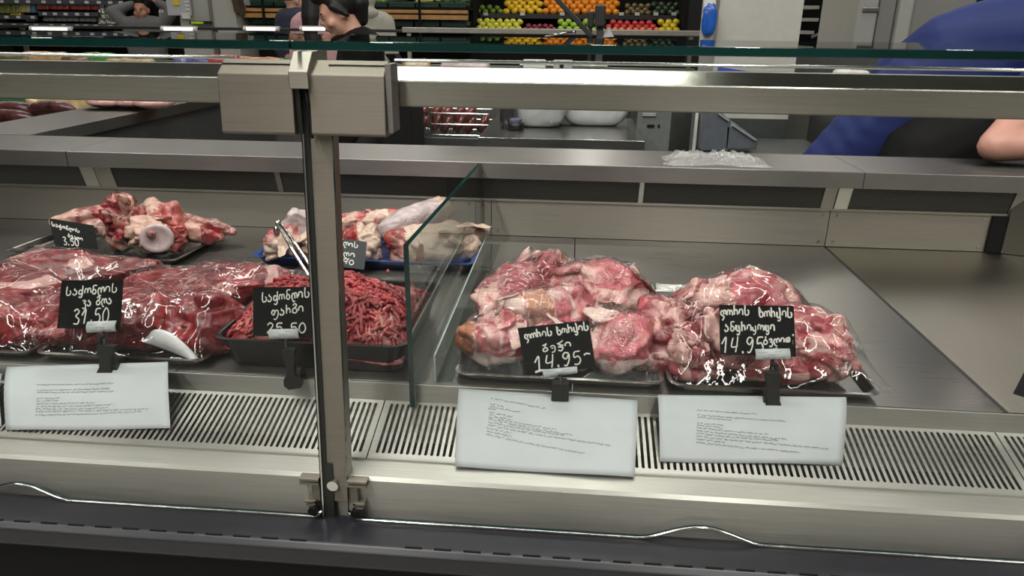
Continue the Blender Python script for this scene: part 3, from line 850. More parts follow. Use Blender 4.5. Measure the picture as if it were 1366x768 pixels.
tag(mince(), 'heap of red minced beef strands in the black tray', 'minced meat', None, 'stuff')
cr = random.Random(5)
for i, (px, py, zz) in enumerate(((386, 368, .864), (518, 362, .864), (389, 372, .864))):
    p = at(px, py, z=zz)
    m = MB()
    for k in range(4): m.ball(p + Vector((cr.uniform(-.004, .004), cr.uniform(-.003, .003), cr.uniform(-.001, .002))), (.004, .0035, .003), 1)
    o = m.build('mince_crumb', MINCE, None, True)
    tag(o, ('mince crumb on the back left rim of the black tray', 'mince crumb on the back rim right of the post', 'second mince crumb beside the back left rim')[i], 'meat crumb', 'stray mince crumbs')

# ------------------------------------------------------------------ cling film over trays
def film(name, tr, x0, x1, y0, y1, zrim, label, mat, dil=2, it=120, n=130, corner=None, ncr=26):
    bvhs = []
    for o in TRAY_MEAT[tr]:
        bvhs.append(BVHTree.FromPolygons([v.co.copy() for v in o.data.vertices], [tuple(p.vertices) for p in o.data.polygons]))
    nx = n; ny = int(n * (y1 - y0) / (x1 - x0))
    H = np.full((nx + 1, ny + 1), zrim)
    for i in range(nx + 1):
        for jx in range(ny + 1):
            x = x0 + (x1 - x0) * i / nx; y = y0 + (y1 - y0) * jx / ny
            for b in bvhs:
                h = b.ray_cast(Vector((x, y, 1.2)), Vector((0, 0, -1)))
                if h[0] is not None: H[i, jx] = max(H[i, jx], h[0].z + .0018)
    base = H.copy()
    for _ in range(dil):
        p = np.pad(base, 1, mode='edge'); base = np.max([p[a:a + nx + 1, b:b + ny + 1] for a in range(3) for b in range(3)], axis=0)
    Z = base.copy()
    E = np.zeros_like(Z, bool); E[0, :] = E[-1, :] = E[:, 0] = E[:, -1] = True
    Z[E] = zrim
    for _ in range(it):
        p = np.pad(Z, 1, mode='edge'); av = (p[:-2, 1:-1] + p[2:, 1:-1] + p[1:-1, :-2] + p[1:-1, 2:]) / 4
        Z = np.where(E, zrim, np.maximum(av, H + .0012))
    for _ in range(5):
        p = np.pad(Z, 1, mode='edge'); Z = np.where(E, zrim, (p[:-2, 1:-1] + p[2:, 1:-1] + p[1:-1, :-2] + p[1:-1, 2:]) / 4 + .0004)
    rc = random.Random(nx + int(x0 * 1000)); CR = []
    for _ in range(ncr):
        an = rc.uniform(0, math.pi); CR.append((rc.uniform(x0, x1), rc.uniform(y0, y1), math.cos(an), math.sin(an), rc.uniform(.03, .12), rc.uniform(.0016, .0045), rc.uniform(-4, 4)))
    m = MB(); g = []
    for i in range(nx + 1):
        row = []
        for jx in range(ny + 1):
            x = x0 + (x1 - x0) * i / nx; y = y0 + (y1 - y0) * jx / ny
            z = Z[i, jx]
            if not E[i, jx]:
                for qx, qy, ca, sa, ln, hh, bd in CR:
                    t_ = (x - qx) * ca + (y - qy) * sa
                    if abs(t_) < ln:
                        dd_ = -(x - qx) * sa + (y - qy) * ca - bd * t_ * t_
                        if abs(dd_) < .02: z += hh * math.exp(-(dd_ / .0042) ** 2) * (1 - (t_ / ln) ** 2)
            if not E[i, jx]: z += .0012 * abs(mnoise.noise(Vector((x * 30, y * 30, 1.3))))
            if corner:
                cxx, cyy, dx, dy = corner
                wgt = max(0, 1 - math.hypot((x - cxx) / .14, (y - cyy) / .2)) ** 1.5 * (1 if E[i, jx] or True else 0)
                x += dx * wgt; y += dy * wgt
            row.append(m.bm.verts.new((x, y, z)))
        g.append(row)
    for i in range(nx):
        for jx in range(ny): m.bm.faces.new((g[i][jx], g[i + 1][jx], g[i + 1][jx + 1], g[i][jx + 1]))
    o = m.build(name, mat, None, True)
    tag(o, label, 'cling film', 'cling film stretched over trays')
    return o


film('cling_film', 'pork', -.174, .155, 1.031, 1.545, .8255, 'wrinkled cling film stretched over the pork shoulder tray', FILM2, ncr=60)
film('cling_film', 'neck', .164, .486, 1.029, 1.49, .8255, 'clear cling film over the pork neck, pulled out to a pointed right corner', FILM, corner=(.486, 1.029, .02, .0))
film('cling_film', 'beef2', -.883, -.590, 1.031, 1.488, .8255, 'shiny cling film over the beef tray beside the mince', FILM)
film('cling_film', 'beef1', -1.228, -.892, 1.031, 1.488, .8255, 'shiny cling film over the far left beef tray', FILM)

# curled white sheet added to imitate bright glare on the beef tray's film
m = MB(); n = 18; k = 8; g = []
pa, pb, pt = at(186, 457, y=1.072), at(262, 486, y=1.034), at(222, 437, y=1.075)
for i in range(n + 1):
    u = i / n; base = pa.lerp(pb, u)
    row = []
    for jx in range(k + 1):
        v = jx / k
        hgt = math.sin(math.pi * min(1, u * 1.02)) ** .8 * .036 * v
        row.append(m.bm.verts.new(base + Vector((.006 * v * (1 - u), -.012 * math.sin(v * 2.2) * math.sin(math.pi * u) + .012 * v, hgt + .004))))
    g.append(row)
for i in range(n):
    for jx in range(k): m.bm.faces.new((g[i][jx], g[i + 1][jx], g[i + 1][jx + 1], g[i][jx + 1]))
o = m.build('film_glare_sheet', plain('film_glare_white', (225, 225, 226), .3), None, True)
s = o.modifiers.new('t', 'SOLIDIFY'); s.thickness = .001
tag(o, 'curled white sheet imitating film glare at the front corner of the beef tray', 'glare sheet')

# tongs standing in the mince tray
a, b = at(371, 297, y=1.335), at(428, 384, y=1.22)
m = MB(); d = (b - a).normalized(); sd = Vector((0, .010, 0))
rod = empty('meat_tongs', b, 'shiny steel tongs leaning out of the mince tray by the post', 'tongs')
for sgn in (-1, 1):
    MB().tube([a + sd * sgn * .5, a.lerp(b, .4) + sd * sgn * 1.2, b + sd * sgn * 1.4, b + d * .03 + sd * sgn], [.0028, .0034, .0034, .0024], 10).build('arm', M['chrome'], rod, True)
MB().ball(a + Vector((-.002, -.006, -.016)), (.0065, .0065, .012), 2).ball(a, (.0055, .009, .0055), 2).build('end_ring', M['chrome'], rod, True)

# ------------------------------------------------------------------ chalk signs, clips, notices
GL = {
 'ა': [[(.1, .3), (.25, .02), (.6, .0), (.85, .3), (.75, .7), (.4, .85), (.45, 1.15)]],
 'ს': [[(.18, 1.6), (.1, .9), (.15, .2), (.45, 0), (.85, .15), (.95, .6), (.7, .85)]],
 'ქ': [[(.8, 1.5), (.78, .4), (.7, -.4), (.4, -.6), (.1, -.42)], [(.78, .35), (.45, .02), (.12, .2), (.15, .65), (.45, .8), (.75, .6)]],
 'ო': [[(0, .1), (.05, .7), (.25, .95), (.48, .7), (.48, .15)], [(.48, .6), (.7, .95), (.92, .75), (1, .1)]],
 'ნ': [[(1.0, 1.45), (.5, 1.5), (.25, 1.3), (.3, .8), (.15, .4), (.3, .05), (.65, .02), (.85, .35), (.65, .75), (.3, .7)]],
 'ლ': [[(.3, -.5), (.08, .0), (0, .5), (.15, .9), (.35, .9), (.5, .5), (.5, .1)], [(.5, .5), (.68, .95), (.9, .8), (1, .1)], [(.3, -.5), (.55, -.45)]],
 'ი': [[(0, .3), (.15, .85), (.5, 1), (.82, .75), (.85, .05)]],
 'ძ': [[(.55, 1.7), (.5, 1.0), (.15, .75), (.1, .2), (.45, 0), (.85, .2), (.85, .65), (.5, .85)]],
 'ვ': [[(.1, .9), (.45, 1.1), (.8, .85), (.45, .5), (.85, .25), (.8, -.3), (.45, -.55), (.1, -.35)]],
 'შ': [[(.15, 1.35), (.5, 1.6), (.85, 1.35), (.6, 1.0), (.15, .7), (.1, .2), (.5, 0), (.9, .25), (.8, .65), (.5, .8)]],
 'ფ': [[(.1, .2), (0, .6), (.25, .95), (.5, .7), (.4, .2), (.15, .1)], [(.5, .65), (.75, .95), (1, .65), (.9, -.2), (.55, -.7), (.3, -.5)]],
 'რ': [[(.12, 1.6), (.1, .8), (.12, .05)], [(.12, .5), (.4, .9), (.75, .8), (.85, .1)]],
 'მ': [[(.2, 1.6), (.45, 1.3), (.8, .8), (.85, .2), (.5, 0), (.15, .15), (.15, .6), (.5, .8), (.8, .6)]],
 'უ': [[(.1, .9), (.4, 1.05), (.75, .8), (.72, .1), (.55, -.4), (.2, -.5)]],
 'ხ': [[(.15, 1.6), (.1, .9), (.2, .15), (.55, 0), (.9, .25), (.85, .7), (.55, .85), (.15, .7)], [(.1, 1.1), (.55, 1.25)]],
 'ღ': [[(.25, -.65), (.6, -.1), (.05, .3), (0, .7), (.25, .95), (.5, .7), (.5, .3)], [(.5, .65), (.75, .95), (1, .7), (.9, .25)]],
 'ც': [[(.1, .95), (.15, .2), (.5, .05), (.8, .4), (.75, 1.4), (.55, 1.6)], [(.78, .5), (.85, -.2), (.55, -.5), (.25, -.3)]],
 'ბ': [[(.15, 1.3), (.5, 1.5), (.8, 1.6), (.5, 1.2), (.55, .85), (.2, .6), (.15, .15), (.5, 0), (.85, .25), (.75, .7), (.4, .75)]],
 'ე': [[(.1, .75), (.4, 1.0), (.75, .8), (.8, .2), (.65, -.35), (.2, -.5)], [(.3, .5), (.6, .45)]],
 'ჭ': [[(0, 1.15), (.5, 1.3), (1.0, 1.65)], [(.55, 1.3), (.3, .9), (.75, .75), (.45, .4), (.9, .1), (.55, -.5), (.1, -.25)], [(.15, .35), (1.05, .65)]],
 'ტ': [[(0, .2), (.05, .8), (.25, .9), (.3, .2), (.55, 0), (.8, .3), (.7, .8), (.5, .9)], [(.78, .9), (.85, -.2), (.55, -.6), (.25, -.4)]],
 'კ': [[(.7, .9), (.75, .2), (.6, -.4), (.2, -.5)], [(0, .7), (.2, .1), (.7, .25)]],
 'თ': [[(.25, .9), (.02, .5), (.2, .05), (.5, .3), (.4, .8), (.25, .9)], [(.45, .6), (.75, .95), (1, .6), (.85, .05), (.6, .05)]],
 '0': [[(.5, 1.7), (.1, 1.1), (.12, .3), (.5, 0), (.9, .5), (.85, 1.3), (.5, 1.7)]],
 '1': [[(0, .95), (.55, 1.7), (.5, .8), (.4, 0)]],
 '2': [[(.1, 1.3), (.45, 1.7), (.85, 1.3), (.5, .6), (.05, 0), (.5, .05), (.95, .1)]],
 '3': [[(.1, 1.5), (.5, 1.75), (.85, 1.4), (.4, .95), (.9, .55), (.7, .05), (.1, .1)]],
 '4': [[(.3, 1.7), (.05, .8), (.5, .7), (.9, .9)], [(.95, 1.7), (.8, .8), (.6, 0)]],
 '5': [[(.95, 1.65), (.3, 1.6), (.2, .95), (.65, 1.05), (.9, .55), (.6, .05), (.1, .1)]],
 '9': [[(.85, 1.5), (.4, 1.65), (.1, 1.2), (.45, .85), (.85, 1.4), (.75, .6), (.4, 0), (.1, .1)]],
 '.': [[(.3, .05), (.5, 0), (.45, .2), (.3, .05)]],
 ',': [[(.55, .35), (.5, .0), (.2, -.3)]],
 ':': [[(.4, .7), (.5, .75)], [(.4, .1), (.5, .05)]],
 "'": [[(.4, 1.5), (.5, 1.3)]],
}


def spline(pts, k=5):
    if len(pts) < 3: return pts
    out = []
    P_ = [pts[0]] + list(pts) + [pts[-1]]
    for i in range(1, len(P_) - 2):
        for s in range(k):
            t = s / k; a, b, c, d = P_[i - 1], P_[i], P_[i + 1], P_[i + 2]
            out.append(tuple(.5 * (2 * b[q] + (c[q] - a[q]) * t + (2 * a[q] - 5 * b[q] + 4 * c[q] - d[q]) * t * t + (3 * b[q] - a[q] - 3 * c[q] + d[q]) * t ** 3) for q in (0, 1)))
    out.append(pts[-1]); return out


def ribbon(m, pts3, w, nrm, th=.0004):
    """a raised pen stroke following 3-D points on a face with normal nrm"""
    A = []
    for i, p in enumerate(pts3):
        d = pts3[min(i + 1, len(pts3) - 1)] - pts3[max(i - 1, 0)]
        if d.length < 1e-9: d = Vector((1, 0, 0))
        s = d.normalized().cross(nrm).normalized() * w / 2
        A.append((m.bm.verts.new(p - s + nrm * th), m.bm.verts.new(p + s + nrm * th)))
    for a, b in zip(A[:-1], A[1:]): m.bm.faces.new((a[0], a[1], b[1], b[0]))


class Card:
    def __init__(s, px, ybot, ytop):
        s.tl, s.tr, s.br, s.bl = at(*px[0], y=ytop), at(*px[1], y=ytop), at(*px[2], y=ybot), at(*px[3], y=ybot)
        s.n = (s.tr - s.tl).cross(s.tl - s.bl).normalized()
        if s.n.y > 0: s.n = -s.n
        d = (s.br - CAM); s.br = CAM + d * ((s.bl - CAM).dot(s.n) / d.dot(s.n))
    def p(s, u, v): return (s.tl * (1 - u) + s.tr * u) * (1 - v) + (s.bl * (1 - u) + s.br * u) * v
    def board(s, name, mat, th=.0016):
        m = MB(); F = [m.bm.verts.new(q) for q in (s.tl, s.tr, s.br, s.bl)]; B = [m.bm.verts.new(q - s.n * th) for q in (s.tl, s.tr, s.br, s.bl)]
        m.bm.faces.new(F); m.bm.faces.new(B[::-1])
        for i in range(4): m.bm.faces.new((F[i], F[(i + 1) % 4], B[(i + 1) % 4], B[i]))
        bmesh.ops.recalc_face_normals(m.bm, faces=m.bm.faces[:])
        return m.build(name, mat, None)


def write(card, lines, w=.0016, parent=None, jit=1):
    m = MB(); rr = random.Random(len(lines) * 13 + int(card.tl.x * 1000))
    for txt, u0, v0, u1, v1, hu in lines:     # hu: x-height as a share of board height
        tot = sum({' ': .7, '.': .5, ',': .5, ':': .4, "'": .3, 'ო': 1.15, 'ლ': 1.2, 'ფ': 1.15, 'ღ': 1.15}.get(c, .95) + .22 for c in txt)
        x = 0.0
        for c in txt:
            cw = {' ': .7, '.': .5, ',': .5, ':': .4, "'": .3, 'ო': 1.15, 'ლ': 1.2, 'ფ': 1.15, 'ღ': 1.15}.get(c, .95)
            for st in GL.get(c, []):
                pts = []
                dx, dy = rr.gauss(0, .03) * jit, rr.gauss(0, .05) * jit
                for a, b in spline(st):
                    f = (x + a * cw + dx) / tot
                    u = u0 + (u1 - u0) * f; v = v0 + (v1 - v0) * f - (b + dy) * hu
                    pts.append(card.p(u, v))
                ribbon(m, pts, w * rr.uniform(.85, 1.15), card.n)
            x += cw + .22
    o = m.build('lettering', M['chalk'], parent); return o


def squiggle(m, card, u0, v0, u1, v1, h, cw, w, rr):
    L = u1 - u0; x = 0
    while x < L:
        n = rr.randint(3, 10); pts = []
        for k in range(n * 2):
            if x > L: break
            f = x / L
            pts.append(card.p(u0 + L * f, v0 + (v1 - v0) * f - h * rr.choice((0, .5, 1, .9, .1)))); x += cw / 2
        if len(pts) > 1: ribbon(m, pts, w, card.n, .0003)
        x += cw * .9


SG = 'black chalk price signs'
K1 = Card([(65.6, 291), (124.8, 300.4), (130.5, 332.5), (73, 328.5)], 1.545, 1.575)
s1 = K1.board('price_sign', M['board']); tag(s1, 'small black sign reading 3.50 leaning on the beef bones', 'price sign', SG)
write(K1, [('საქონლის', .04, .26, .66, .40, .10), ('ძვალი', .36, .60, .70, .70, .09), ('3.50', .22, .90, .60, .93, .17)], .0017, s1)
K2 = Card([(82, 373.8), (164, 372.8), (160, 439.8), (76, 437.7)], 1.03, 1.048)
s2 = K2.board('price_sign', M['board']); tag(s2, 'black sign with white writing and price 31,50 above the left notice', 'price sign', SG)
write(K2, [('საქონლის', .10, .31, .93, .24, .115), ('ვა შლა', .37, .53, .86, .47, .105), ('31,50', .25, .90, .84, .86, .18)], .002, s2)
K3 = Card([(337.5, 383), (421.5, 382.5), (423, 450.5), (337.5, 447.7)], 1.022, 1.04)
s3 = K3.board('price_sign', M['board']); tag(s3, 'black sign with price 25.50 in front of the mince tray', 'price sign', SG)
write(K3, [('საქონლის', .14, .30, .91, .20, .125), ('ფარში', .30, .58, .82, .49, .115), ('25.50', .22, .93, .86, .90, .12)], .002, s3)
K4 = Card([(425, 313.6), (489.4, 322.5), (485.8, 359.6), (421, 352)], 1.505, 1.535)
s4 = K4.board('price_sign', plain('slate_sign', (52, 56, 60), .5)); tag(s4, 'grey black price sign half hidden behind the steel post', 'price sign', SG)
write(K4, [('საქონლის', -.02 + .06, .16, .84, .27, .13), ('მუხლი', .22, .56, .80, .62, .13), ('40', .56, .86, .80, .88, .10)], .0021, s4)
m = MB(); ribbon(m, [K4.p(.56, .70), K4.p(.68, .69)], .002, K4.n); m.build('underline', M['chalk'], s4)
K5 = Card([(690.5, 437.5), (785, 427), (795, 490.3), (701.4, 499.4)], 1.03, 1.052)
s5 = K5.board('price_sign', M['board']); tag(s5, 'tilted black sign with price 14.95 between the front pork pieces', 'price sign', SG)
write(K5, [('ღორის ხორცის', .08, .26, .995, .20, .115), ('ბეჭი', .29, .56, .73, .50, .095), ('14.95', .16, .93, .84, .88, .165)], .0021, s5)
m = MB(); ribbon(m, [K5.p(.86, .71), K5.p(.90, .68), K5.p(.95, .70)], .0025, K5.n)
ribbon(m, [K5.p(.14, .97), K5.p(.22, .94), K5.p(.30, .95)], .0035, K5.n); m.build('flourish', M['chalk'], s5)
K6 = Card([(959.4, 406.5), (1058.8, 408), (1062, 475.8), (960.8, 472.5)], 1.028, 1.046)
s6 = K6.board('price_sign', M['board']); tag(s6, 'upright black sign with price 14.95 standing before the pork neck', 'price sign', SG)
write(K6, [('ღორის', .02, .23, .41, .19, .125), ('ხორცის', .53, .23, .985, .23, .125), ('ანტრიკოტი', .06, .53, .75, .49, .125), ('14.95', .02, .97, .60, .94, .185), ("ძვლით", .58, .78, .94, .70, .095), (':', .95, .75, 1.0, .73, .08), (',', .965, .57, .995, .57, .06)], .0021, s6)
m = MB(); ribbon(m, [K6.p(.70, .86), K6.p(.76, .83)], .0015, K6.n); m.build('underline', M['chalk'], s6)
K7 = Card([(1368, 494), (1450, 512), (1436, 552), (1352, 525)], 1.04, 1.06)
s7 = K7.board('price_sign', M['board']); tag(s7, 'corner of a black sign cut by the right edge on the bare deck', 'price sign', SG)

CG = 'black sign clips on the deck edge'


def flat_poly(pts, y0, y1, name, mat, parent, bev=.001):
    q = [at(px, py, y=(y0 + y1) / 2) for px, py in pts]
    m = MB(); m.prism([(p.x, p.z) for p in q], y0, y1, axis='y', bev=bev)
    return m.build(name, mat, parent)


def clip(label, stem, knob, body, lab, card, stkname='paper_label'):
    c0 = at(*stem[-1], y=1.0)
    t = empty('sign_clip', (c0.x, 1.0, c0.z), label, 'sign clip', CG)
    a = at(*stem[0], y=1.0275); b = at(*stem[1], y=1.004)
    MB().tube([a, a.lerp(b, .5), b], .003, 10).build('stem', M['black'], t, True)
    if knob:
        k = at(*knob, y=1.0215); MB().cyl(k + Vector((0, -.006, .006)), k + Vector((0, -.006, -.006)), .0062, 6).build('ball_joint', M['black'], t)
    flat_poly(body, .998, 1.0085, 'front_jaw', M['black'], t)
    xs = [at(px, py, y=1.003).x for px, py in body]
    x0, x1 = min(xs), max(xs); w = (x1 - x0) * .36; xm = (x0 + x1) / 2
    MB().prism([(1.002, .8085), (1.002, .824), (1.012, .830), (1.0275, .8265), (1.0275, .8085), (1.0235, .8085), (1.0215, .818), (1.0105, .8205), (1.0085, .8085)], xm - w, xm + w).build('rear_jaw', M['black'], t)
    q = [Vector(at(px, py, y=1.025)) for px, py in lab]
    n = card.n
    m = MB(); rr = random.Random(int(lab[0][0])); F = []
    K = 6
    off = n * .004
    for i in range(K + 1):
        v = i / K; bulge = n * (.0045 + .0035 * math.sin(math.pi * v))
        base = [card_pt + bulge for card_pt in (proj_card(card, lab[0], lab[3], v), proj_card(card, lab[1], lab[2], v))]
        F.append([m.bm.verts.new(b_) for b_ in base])
    B = [[m.bm.verts.new(v_.co - n * .003) for v_ in r] for r in F]
    for i in range(K):
        m.bm.faces.new((F[i][0], F[i][1], F[i + 1][1], F[i + 1][0])); m.bm.faces.new((B[i][1], B[i][0], B[i + 1][0], B[i + 1][1]))
        for s_ in (0, 1): m.bm.faces.new((F[i][s_], B[i][s_], B[i + 1][s_], F[i + 1][s_]))
    m.bm.faces.new((F[0][0], F[0][1], B[0][1], B[0][0])); m.bm.faces.new((F[K][0], F[K][1], B[K][1], B[K][0]))
    bmesh.ops.recalc_face_normals(m.bm, faces=m.bm.faces[:])
    o = m.build('paper_label', M['sticker'], t, True); o['label'] = 'white printed paper label'
    # tiny print
    cc = Card.__new__(Card); cc.n = n
    cc.tl, cc.tr = [v_ + n * .0005 for v_ in (F_co(lab, card, 0, 0), F_co(lab, card, 1, 0))]; cc.bl, cc.br = [v_ + n * .0005 for v_ in (F_co(lab, card, 0, 1), F_co(lab, card, 1, 1))]
    pm = MB()
    for u0, u1, v in ((.08, .35, .3), (.55, .8, .28), (.35, .65, .56), (.2, .4, .86), (.5, .92, .84)):
        bl = .0045 + .0035 * math.sin(math.pi * v)
        cs = Card.__new__(Card); cs.n = n; off_ = n * bl
        cs.tl, cs.tr, cs.br, cs.bl = cc.tl + off_, cc.tr + off_, cc.br + off_, cc.bl + off_
        squiggle(pm, cs, u0, v, u1, v, .1, .028, .00035, rr)
    pm.build('print', M['ink'], o)
    return t


def card_uv(card, px, py):
    # point of the board plane seen at a photo pixel
    d = RM @ Vector(((px - 683.0) / FPX, -(py - 384.0) / FPX, -1.0))
    t = (card.bl - CAM).dot(card.n) / d.dot(card.n)
    return CAM + d * t


def proj_card(card, a, b, v): return card_uv(card, *a).lerp(card_uv(card, *b), v)


def F_co(lab, card, s_, e):
    return card_uv(card, *(lab[(0, 3)[e]] if s_ == 0 else lab[(1, 2)[e]]))


def poly(crop, sc_, pts): return [(crop[0] + x / sc_, crop[1] + y / sc_) for x, y in pts]


clip('black clip holding the 31,50 sign over the left notice', [(139, 441), (139.5, 462), (139, 500)], (139, 449.5),
     poly((70, 365), 5.12, [(310, 482), (437, 490), (432, 520), (412, 560), (408, 640), (425, 680), (440, 712), (438, 727), (350, 727), (312, 700), (308, 672), (330, 630), (330, 560), (318, 520)]),
     [(119, 428.5), (157, 427), (156, 441.5), (118.5, 443)], K2)
clip('black clip below the mince sign hanging down the tray front', [(381, 450), (382, 466), (386, 505)], None,
     poly((325, 370), 4.955, [(258, 478), (300, 466), (345, 476), (350, 510), (338, 560), (345, 640), (385, 665), (392, 700), (385, 722), (305, 735), (272, 708), (270, 668), (284, 640), (282, 560), (262, 515)]),
     [(360.3, 438.6), (399.5, 437.8), (399.8, 450.8), (361, 451.2)], K3)
clip('small square black clip under the tilted pork sign', [(747, 498), (748, 511), (748, 525)], None,
     poly((685, 420), 6.4, [(328, 572), (475, 578), (472, 724), (322, 720)]),
     [(724, 492.6), (770, 488), (770.6, 496.6), (726, 504.4)], K5)
clip('black clip holding the upright neck sign above the right notice', [(1030.5, 478), (1031, 498), (1031, 540)], (1031, 487),
     poly((950, 395), 4.8, [(335, 492), (350, 480), (428, 480), (437, 492), (432, 560), (425, 650), (445, 705), (440, 725), (428, 746), (335, 742), (323, 722), (328, 700), (350, 660), (345, 560)]),
     [(1006.7, 465), (1052.2, 464.2), (1053, 478.2), (1007.3, 478.8)], K6)

NGp = 'white paper notices on the deck edge'
GY = lambda z: 1.0185 + (z - .7755) / (.7445 - .7755) * (.9035 - 1.0185)


def on_grille(px, py):
    z = .76
    for _ in range(12):
        p = at(px, py, z=z + .003)
        z = .7755 + (p.y - 1.0185) / (.9035 - 1.0185) * (.7445 - .7755)
        z = max(z, .742)
    return p


def notice(label, tl, tr, br, bl, rows, seed, curl=(.004, .006)):
    TL, TR = at(*tl, y=1.0125), at(*tr, y=1.0125); BL, BR = on_grille(*bl), on_grille(*br)
    nU, nV = 24, 14
    def S(u, v):
        p = (TL * (1 - u) + TR * u) * (1 - v) + (BL * (1 - u) + BR * u) * v
        b = math.sin(math.pi * v)
        return p + Vector((0, -.003 * b * (1 - .5 * v), .0035 * b)) + Vector((0, -.0012, .0016)) * math.sin(u * 7 + seed) * v + Vector((0, 0, curl[0] * (1 - u) ** 4 + curl[1] * u ** 4)) * (v * (1 - v) * 4)
    m = MB(); g = [[m.bm.verts.new(S(i / nU, jx / nV)) for jx in range(nV + 1)] for i in range(nU + 1)]
    for i in range(nU):
        for jx in range(nV): m.bm.faces.new((g[i][jx], g[i][jx + 1], g[i + 1][jx + 1], g[i + 1][jx]))
    o = m.build('paper_notice', M['paper'], None, True)
    s = o.modifiers.new('t', 'SOLIDIFY'); s.thickness = .0003; s.offset = -1
    tag(o, label, 'paper notice', NGp)
    class SC: pass
    c = SC(); c.p = S; c.n = Vector((0, -.55, .83))
    rr = random.Random(seed); pm = MB()
    for u0, v0, u1, v1 in rows: squiggle(pm, c, u0, v0, u1, v1, .021, .0050, .00055, rr)
    if rows: pm.build('printed_text', M['ink'], o)
    return o


R3 = [(.207, .26, .527, .31), (.207, .34, .685, .42), (.207, .375, .40, .41), (.205, .46, .35, .49), (.205, .50, .345, .525), (.203, .535, .59, .62), (.203, .578, .69, .69), (.203, .618, .64, .71), (.203, .66, .915, .82), (.203, .70, .36, .735), (.203, .745, .765, .87)]
R2 = [(.185, .13, .50, .22), (.182, .21, .26, .235), (.182, .25, .36, .295), (.172, .275, .215, .285), (.18, .33, .32, .37), (.18, .37, .315, .41), (.177, .40, .56, .50), (.177, .43, .65, .56), (.177, .465, .60, .57), (.177, .50, .86, .68), (.17, .545, .31, .58), (.17, .58, .315, .62), (.17, .62, .72, .78)]
R1 = [(.20, .36, .67, .33), (.20, .45, .655, .41), (.20, .485, .67, .455), (.20, .58, .34, .565), (.20, .62, .33, .60), (.195, .66, .56, .625), (.195, .70, .67, .655), (.19, .735, .63, .705), (.19, .77, .87, .72), (.185, .82, .83, .76)]
notice('white printed notice left of the post under the beef', (9, 489), (224, 482.5), (228, 571.5), (8.5, 574), R1, 1, (.006, -.006))
notice('white printed notice hanging in front of the pork shoulder tray', (612, 518), (850.5, 533.5), (846.5, 636.5), (607, 622.5), R2, 2)
notice('white printed notice at right hanging in front of the pork neck tray', (877.5, 526.5), (1129, 529.5), (1124, 620), (880, 615.5), R3, 3)
notice('edge of a white notice cut off by the left side of the picture', (-190, 478), (3, 498), (1, 568), (-190, 560), [], 4)

# ================================================================== behind the case
# left counter running away from the camera
lc = empty('side_counter', (-2.0, 3.4, 0), 'long steel service counter running back along the left side', 'counter')
MB().prism([(-1.65, .97), (-1.65, 1.0085), (-1.6515, 1.01), (-1.93, 1.01), (-1.93, .97)], 2.10, 3.98, axis='y').build('worktop', M['steel_y'], lc)
MB().b(-1.70, -1.67, 2.10, 3.98, .0, .969).build('side_panel', M['slate'], lc)
MB().b(-2.75, -1.935, 2.10, 3.98, .80, .90).build('display_bed', M['steel_dk'], lc)
MB().b(-2.78, -1.70, 2.10, 3.98, .0, .79).build('body', M['blackmat'], lc)
sauA = plain('sausage_dark', (66, 28, 28), .35, nscale=45, var=.9, coat=.4, bump=.8)
rr = random.Random(11)
sx = []
for i, (px, py, L, r) in enumerate(((8, 158, .26,  .027), (30, 150, .24,  .027), (55, 152, .22,  .027), (70, 146, 0.20, .024), (18, 148, .2, .03), (-6, 149, .2, .03))):
    p = at(px, py, y=2.75 + .12 * (i % 3)); a = rr.uniform(-.4, .3)
    m = MB(); pts = [(p.x + L * (t - .5) * math.cos(a), p.y + L * (t - .5) * math.sin(a), p.z + .01 * math.sin(t * 3)) for t in [k / 8 for k in range(9)]]
    m.tube(pts, [r * .35, r * .85, r, r, r * 1.02, r, r, r * .85, r * .3], 12)
    o = m.build('wrapped_sausage', sauA, None, True)
    tag(o, ('dark wrapped sausage at the lower left corner of the pile', 'dark wrapped sausage in the middle of the left pile', 'dark wrapped sausage at the right of the left pile', 'thin dark sausage topmost at the right end of the pile', 'dark sausage at the back of the left pile', 'dark sausage cut by the left edge below the green crate')[i], 'sausage', 'dark wrapped sausages on the side counter')
    z_bed = .9
    MB()
# a support tray under the sausages
p = at(30, 158, y=2.85)
MB_ = MB().b(p.x - .35, p.x + .32, 2.62, 3.15, .9005, p.z - .03, .01)
tag(MB_.build('crate', plain('tray_brown', (70, 48, 40), .5)), 'low brown crate under the dark wrapped sausages', 'crate')
pk = plain('wrapped_cheese', (196, 172, 128), .3, nscale=25, var=.3, coat=.5)
for i, (px, py, w, h, lab) in enumerate(((57, 143, .12, .09, 'small cream package standing left of the larger one'), (85, 142, .20, .12, 'larger cream film wrapped package behind the side counter'))):
    p = at(px, py, y=3.35); m = MB().box((0, 0, 0), (w, .10, h), (.1, .3 - .5 * i, 0), .02, 3)
    for v in m.bm.verts: v.co += Vector((p.x, p.y, p.z)) + Vector((1, 1, 1)) * .008 * mnoise.noise(v.co * 30)
    tag(m.build('wrapped_package', pk, None, True), lab, 'package', 'cream packages behind the side counter')
    if i == 0:
        tag(MB().b(p.x - .12, p.x + .45, 3.25, 3.5, .9005, p.z - .055, .005).build('carton', plain('carton', (120, 104, 84), .7)), 'plain carton under the cream packages', 'carton')
p = at(175, 138, z=1.03)
m = MB()
for k in range(3): m.ball((p.x + .09 * (k - 1), p.y + .012 * (k % 2), 1.0105 + .026), (.085, .07, .026), 3)
o = m.build('meat_package', plain('pale_wrapped_meat', (196, 150, 142), .25, nscale=30, var=.3, coat=.6), None, True)
tag(o, 'pale film wrapped meat lying on the side counter worktop', 'meat package')
p = at(15, 138, y=3.6)
gc = empty('crate', (p.x, 3.6, .9), 'green plastic crate behind the side counter at the left edge', 'crate')
m = MB()
